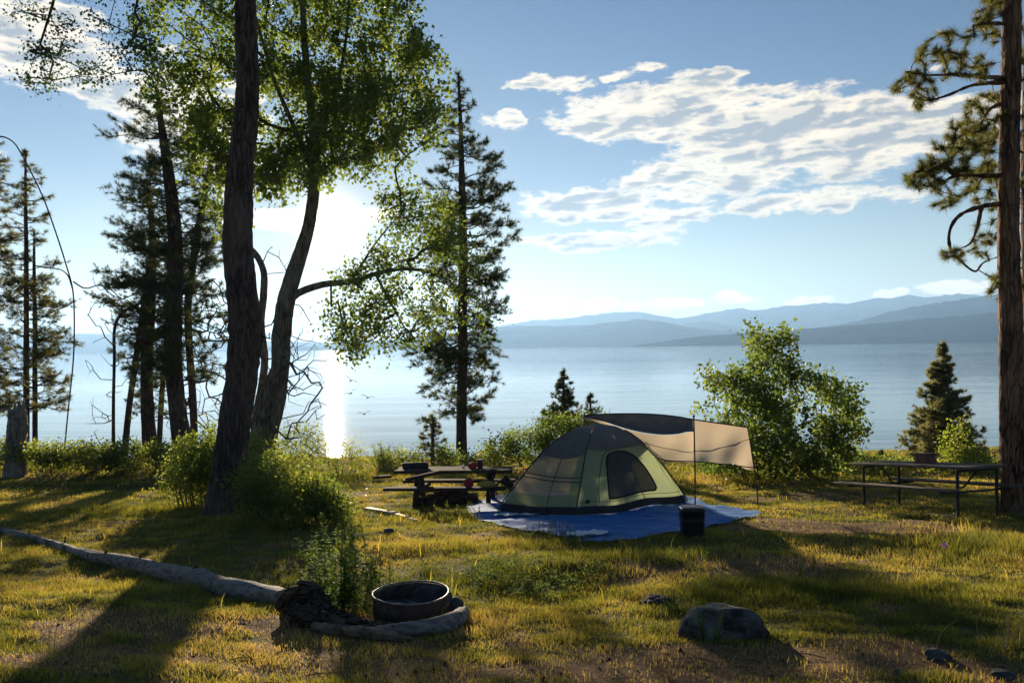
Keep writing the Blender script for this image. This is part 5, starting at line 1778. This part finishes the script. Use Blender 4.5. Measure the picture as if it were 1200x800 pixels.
    o.add(np.array(V), grid_faces(14, 9)); o = o.build('cup', surf_mat('white_enamel', (.75, .73, .7), (.8, .79, .76), 8, rough=.3, bump=0), None, smooth=True); tag(o, 'little round white cup left of the red bag on the timber table', 'cup')
    # leaning timbers and stray planks
    def plank(label, p, q, w, t, mat, name='plank', cat='plank', lift=0.0, group=None):
        p = np.array(p, float); q = np.array(q, float)
        mb = MB(); d = q - p
        box(mb, (p + q) / 2 + [0, 0, lift], (np.linalg.norm(d) / 2, w, t), d, (0, 0, 1), min(w, t) * .3)
        o = mb.build(name, mat); tag(o, label, cat, group); return o
    plank('dark timber leaning slantwise on the near side of the timber table', P(476, 562, 16.75), P(514, 553, 17.15), .06, .035, T['old_wood'])
    plank('orange short plank under the near bench of the timber table', P(497, 575.5, 17.2), P(516, 574.5, 17.2), .05, .02, surf_mat('orange_plank', (.35, .18, .08), (.45, .26, .13), 6, bump=.2))  # orange base colour, unlike the other timbers
    a, _ = ground(437, 563); b, _ = ground(458, 561.5)
    plank('short dark plank lying alone on the grass left of the timber table', a + [0, 0, .09], b + [0, 0, .09], .09, .035, T['old_wood'])
    a, _ = ground(430, 598); b, _ = ground(462, 604); c2, _ = ground(488, 612)
    plank('bleached board lying on the grass below the timber table, its left longer length', a + [0, 0, .04], b + [0, 0, .045], .07, .03, T['board'])
    plank('bleached board lying on the grass below the timber table, its right thinner length', b + [.03, 0, .03], c2 + [0, 0, .03], .045, .022, T['board'])
    a, _ = ground(1084, 603); b, _ = ground(1122, 607)
    plank('thin pale stick lying on the ground under the long metal legged table', a + [0, 0, .02], b + [0, 0, .02], .016, .012, T['board'])
    # firewood stacked beneath; the dark log at right stands in for frames and shadow
    lab = ['split log in the firewood heap under the table, lowest at the left', 'split log in the firewood heap under the table, lowest at the right', 'split log on top of the firewood heap under the table',
           'thick log lying beyond the firewood heap under the table', 'dark log shape standing in for bench frames and shadow, right end of timber table']
    for k, (x0, y0, x1, y1, d, r) in enumerate([(486, 588, 520, 586, 17.3, .10), (524, 588, 560, 586, 17.4, .11), (508, 579, 548, 578, 17.5, .09), (500, 584, 560, 583, 18.1, .11), (590, 560, 612, 584, 17.4, .09)]):
        p, q = P(x0, y0, d), P(x1, y1, d + .1)
        mb = MB(); tube(mb, smooth_path([p, (p + q) / 2 + [0, 0, .01], q], 8), r * np.array([.95, 1, 1.02, 1, .98, 1, 1.02, .96]), 9, fn=bark_fn(k + 50, .16, 4))
        o = mb.build('firewood_log', T['split']); tag(o, lab[k], 'log', 'firewood by the timber table')

# ------------------------------------------------------------------ fire ring, logs, stones
def rock(label, px, py, w, h, dpt, seed, mat, d=None, tilt=0.0, name='boulder', sink=.25, sharp=0.0, cat='rock', cell=1.0):
    g, dd = ground(px, py)
    r = np.random.default_rng(seed)
    import bmesh
    bm = bmesh.new(); bmesh.ops.create_icosphere(bm, subdivisions=5, radius=1)
    K = [(r.normal(size=3) * 1.4, r.uniform(0, 6.28)) for _ in range(10)]
    K2 = [(r.normal(size=3) * 5.5, r.uniform(0, 6.28)) for _ in range(14)]
    pl = [(rand_dirs(1, r)[0], r.uniform(.78, .97)) for _ in range(9)]
    V = np.array([tuple(v.co) for v in bm.verts])
    F = np.array([[v.index for v in f.verts] for f in bm.faces]); bm.free()
    for n_, k in pl:
        e = V @ n_ - k
        V -= np.outer(np.maximum(e, 0) * (.75 + sharp * .6), n_)
    s = np.ones(len(V))
    for kk, ph in K: s += .05 * np.sin(V @ kk + ph)
    for kk, ph in K2: s += .018 * np.sin(V @ kk + ph)
    V = V * s[:, None]
    V[:, 2] *= np.where(V[:, 2] > 0, 1, .6)
    V *= [w / 2, dpt / 2, h * (1)]
    ct, st = math.cos(tilt), math.sin(tilt)
    V = np.column_stack([V[:, 0] * ct - V[:, 2] * st, V[:, 1], V[:, 0] * st + V[:, 2] * ct])
    mb = MB(); mb.add(V + g + [0, dpt * .4, -h * sink * .3], F)
    o = mb.build(name, mat, None, smooth=True); (tag(o, label, cat) if label else None); return o

def make_foreground():
    # fire ring
    g, d = ground(476, 731)
    r = 45 / FPX * d
    cx, cy = g[0], g[1] + r
    d = d + r
    r = 45 / FPX * d
    zb = float(height(cx, cy)) - .06
    h = P(476, 694, d)[2] - zb
    NO_GRASS.append((cx, cy, r))
    root = empty('fire_ring', (cx, cy, zb), 'round rusty black steel fire ring behind the fallen log', 'fire ring')
    a = np.linspace(0, 2 * np.pi, 72, endpoint=False)
    def wall(R0, R1, z0, z1, zmid=3):
        prof = [(R0, z0), (R0, z0 + (z1 - z0) * .5), (R0, z1), (R1, z1), (R1, z0 + (z1 - z0) * .5), (R1, z0), (R0, z0)]
        V = np.concatenate([np.column_stack([cx + q * (1 + .006 * np.sin(3 * a + 1)) * np.cos(a), cy + q * np.sin(a), np.full(72, zb + z) + .006 * np.sin(2 * a)]) for q, z in prof])
        i = np.arange(len(prof) - 1)[:, None] * 72; j = np.arange(72)[None]; j2 = (j + 1) % 72
        return V, np.stack([i + j, i + j2, i + 72 + j2, i + 72 + j], -1).reshape(-1, 4)
    mb = MB(); mb.add(*wall(r * .985, r * .965, 0, h - .012)); mb.build('wall', T['iron'], root, smooth=False)
    mb = MB(); pts = np.column_stack([cx + r * .985 * np.cos(np.append(a, a[0])), cy + r * .985 * np.sin(np.append(a, a[0])), np.full(73, zb + h) + .006 * np.sin(2 * np.append(a, a[0]))])
    tube(mb, pts, .011, 10); mb.build('rim', surf_mat('worn_iron_rim', (.16, .14, .13), (.30, .27, .25), 12, rough=.45, bump=.2, metal=.6), root, smooth=True)
    mb = MB(); V = []
    for i in range(24):
        for j in range(10):
            q = j / 9 * r * .955; b = 2 * np.pi * i / 23
            V.append([cx + q * math.cos(b), cy + q * math.sin(b), zb + .10 + .025 * math.sin(i * 2 + j * 1.7)])
    mb.add(np.array(V), grid_faces(24, 10)); mb.build('ash_bed', T['ash'], root, smooth=True)

    # long fallen log
    pts = []
    for (x, y, w) in [(-120, 596, 7), (-60, 609, 9), (0, 625, 9), (50, 639, 10), (100, 656, 13), (140, 665, 16), (190, 678, 19), (235, 689, 22), (265, 698, 21), (300, 704, 22), (330, 710, 22)]:
        p, dd = ground(x, y)
        rr = w / FPX * dd / 2
        pts.append([p[0], p[1] + rr * .5, p[2] + rr * .75, rr])
    pth = smooth_path(pts, 90)
    kn = np.random.default_rng(8)
    base = pts[5]
    root = empty('fallen_log', pth[45, :3] - [0, 0, pth[45, 3]], 'long bleached fallen trunk lying across the lower left foreground', 'log')
    mb = MB()
    tube(mb, pth[:, :3], pth[:, 3] * (1 + .05 * np.sin(np.arange(90) * .9) + .05 * kn.normal(size=90)), 22, fn=bark_fn(77, .16, 3))
    mb.build('trunk', T['log'], root, smooth=True)
    for (x, y, dx, dy, rr) in [(75, 640, 2, -12, .020), (119, 654, 4, -8, .03), (161, 661, 1, -10, .022), (222, 676, 5, -7, .035), (34, 632, -4, -6, .02), (190, 692, -8, 4, .03), (270, 690, 2, -4, .02)]:
        k = int(np.argmin([abs(proj(p)[0] - x) for p in pth[:, :3]]))
        c = pth[k, :3]; e = c + (RIGHT * dx - UP * dy) / FPX * c[1] * .8 + [0, 0, pth[k, 3] * .75]
        mb = MB(); tube(mb, [c, (c + e) / 2, e], [rr, rr * .8, rr * .55], 8); mb.build('branch_stub', T['split'], root)
    # torn root end and splintered pieces
    def ragged(name, label, rows, mat, seed, amp=.22, parent=None, cat='log', n=26, sides=18, flat=1.0):
        pts = []
        for (x, y, w) in rows:
            p, dd = ground(x, y + w / 2)
            rr = w / FPX * dd / 2
            pts.append([p[0], p[1] + rr * .5, p[2] + rr * .8, rr])
        q = smooth_path(pts, n)
        mb = MB(); tube(mb, q[:, :3], q[:, 3], sides, fn=bark_fn(seed, amp, 5))
        o = mb.build(name, mat, parent, smooth=False)
        if parent is None: tag(o, label, cat)
        return o
    ch = rock(None, 358, 722, .46, .26, .34, 23, T['split'], sharp=.6, tilt=.1, name='broken_end', sink=.3)
    ch.parent = root; ch.location = [-a for a in root.location]
    for q_, (x0, y0, x1, y1, r0) in enumerate([(334, 690, 350, 683, .05), (350, 690, 368, 684, .06), (366, 690, 384, 712, .05), (326, 700, 340, 688, .04), (372, 700, 392, 722, .045)]):
        p0, dd = ground(x0, 722); a0 = P(x0, y0 + 6, dd); a1 = P(x1, y1 + 4, dd)
        mb = MB(); tube(mb, [a0 - [0, 0, .05], (a0 + a1) / 2, a1], [r0, r0 * .9, r0 * .3], 7, fn=bark_fn(60 + q_, .4, 3)); mb.build('splinter', T['split'], root)
    ragged('splinter', None, [(345, 720, 26), (362, 724, 22), (384, 727, 14), (404, 731, 8)], T['split'], 35, .3, parent=root)
    ragged('driftwood_slab', 'dark splintered slab of wood between the log root end and the fire ring, upper one', [(362, 716, 16), (385, 720, 17), (410, 727, 15), (432, 733, 10), (446, 738, 6)], T['split'], 32, .32)
    ragged('driftwood_slab', 'orange brown splintered slab lying lowest in front of the fire ring', [(366, 734, 10), (395, 738, 12), (425, 741, 14), (455, 744, 11), (482, 749, 5)], surf_mat('torn_wood', (.09, .06, .04), (.30, .20, .13), 7, rough=.9, bump=.9, bscale=20, dist=.02), 33, .28)
    ragged('log', 'short pale log curved round the front of the fire ring', [(440, 738, 9), (462, 738, 14), (490, 736, 18), (515, 732, 20), (533, 726, 21), (543, 718, 16)], T['log'], 34, .12, n=30)
    ragged('stone_curb', 'broken pale stone at the right of the fire ring, end of the ring of wood', [(524, 710, 10), (534, 709, 13), (542, 710, 10)], T['rock'], 36, .2, cat='rock')
    rock('dark jagged stone standing behind the right of the fire ring', 506, 712, .42, .22, .18, 3, T['rock_dark'], sharp=.4, tilt=-.3, name='stone')
    rock('dark small stone right beside the fire ring', 526, 716, .26, .13, .18, 4, T['rock_dark'], sharp=.4, tilt=-.2, name='stone')
    # boulders
    rock('large rounded grey boulder in the lower right foreground, biggest of the rocks', 855, 751, .70, .215, .5, 11, T['rock'], tilt=-.12, sink=.3)
    rock('low half buried boulder just left of the largest boulder', 771, 712, .37, .10, .3, 12, T['rock'], sink=.2)
    rock('small angular dark stone in the grass at the lower right', 1104, 775, .20, .075, .16, 13, T['rock_dark'], tilt=.1, sharp=.4, name='stone')
    rock('dark flat stone at the bottom right corner', 1184, 797, .19, .05, .16, 14, T['rock_dark'], sharp=.3, name='stone')
    for k, (x, y, s, l) in enumerate([(396, 557, .10, 'round dark stone on the grass above the bushes near the lake glint'), (840, 745, .07, 'pebble by the left foot of the largest boulder'),
                                      (455, 624, .16, 'flat dark stone in the turf between the near bushes and the bleached boards'), (1055, 790, .07, 'small clod of soil at the bottom edge right of centre')]):
        rock(l, x, y, s, s * .45, s * .8, 40 + k, T['rock_dark'], name='stone', sharp=.3)

    # grey snag stump at the left edge
    g, dd = ground(18, 558)
    rows = [(17, 560, 25), (18, 540, 23), (19, 515, 22), (20, 490, 21), (20, 476, 19)]
    root = empty('tree_stump', g, 'tall grey weathered broken stump at the left edge of the photo', 'stump')
    pth = trunk_path(rows, dd, 30)
    mb = MB()
    V0 = bark_fn(91, .13, 7)
    tube(mb, pth[:, :3] - [0, 0, .1], pth[:, 3], 24, fn=V0); mb.build('trunk', T['dead'], root, smooth=True)
    mb = MB()
    for (x, w, y1) in [(12, 6, 481), (17, 6, 474), (22, 7, 469), (27, 5, 466)]:
        p = P(x, 484, dd); q = P(x + 1, y1, dd)
        tube(mb, [p, (p + q) / 2, q], [w / FPX * dd / 2, w / FPX * dd / 2.3, .015], 7)
    tube(mb, [P(12, 480, dd), P(3, 479, dd), P(-8, 474, dd)], [.05, .03, .02], 6)
    mb.build('splinter', T['dead'], root)

def make_birds():
    spots = [(411, 446, .5, 'topmost of the gliding birds above the lake right of the glint'), (411, 461, -.4, 'second gliding bird from the top, right of the lake glint'), (431, 466, .2, 'rightmost gliding bird above the lake'), (427, 485, -.1, 'lowest gliding bird above the lake')]
    m = surf_mat('dark_plumage', (.03, .028, .025), (.07, .06, .05), 20, bump=0)
    for (x, y, roll, l) in spots:
        c = P(x, y, 46)
        mb = MB()
        body = smooth_path([c + [-.05, -.14, -.02], c + [-.02, -.05, 0], c + [.02, .06, .01], c + [.05, .14, .03], c + [.06, .18, .02]], 12)
        tube(mb, body, [.008, .018, .028, .036, .04, .04, .036, .03, .024, .024, .018, .006], 8)
        R3 = Matrix.Rotation(roll, 3, 'Y')
        for s in (-1, 1):
            rows = []
            for k in range(7):
                q = k / 6
                sp = np.array([s * .40 * q, .02 - .10 * q * q, .13 * math.sin(q * 2.4)])
                ch = .08 * (1 - q) ** .6 + .012
                rows += [c + sp + [0, ch * .5, 0], c + sp + [0, 0, .012], c + sp - [0, ch * .6, .01]]
            V = np.array([np.array(R3 @ Vector(v - c)) + c for v in rows])
            mb.add(V, grid_faces(7, 3))
        tb = MB()
        mb.add(np.array([c + [-.03, -.12, 0], c + [-.05, -.12, 0], c + [-.10, -.23, 0], c + [-.02, -.23, 0]]), [(0, 1, 2, 3)])
        o = mb.build('bird', m, smooth=True); tag(o, l, 'bird', 'birds gliding over the lake')
import time
_t = time.time()
def lap(s):
    print('LAP', s, round(time.time() - _t, 1))
setup_camera(); setup_world(); setup_sun()
setup_plant_mats(); setup_obj_mats()
make_ground(); make_water(); make_hills(); make_haze(); lap('setting')
make_foreground(); make_birds(); make_tent(); make_tarp(); make_bin(); make_metal_table(); make_wood_table(); lap('objects')
make_trees(); lap('trees')
make_shrubs(); make_weeds(); lap('shrubs')
make_grass(); lap('grass')
sc.view_settings.view_transform = 'Standard'
sc.view_settings.look = 'None'
sc.view_settings.gamma = 1
sc.view_settings.exposure = EXPOSURE
sc.cycles.use_denoising = True
sc.cycles.volume_bounces = 0
sc.cycles.max_bounces = 8
sc.cycles.diffuse_bounces = 3
sc.cycles.glossy_bounces = 2
sc.cycles.transmission_bounces = 4
sc.cycles.transparent_max_bounces = 8
sc.cycles.sample_clamp_indirect = 6
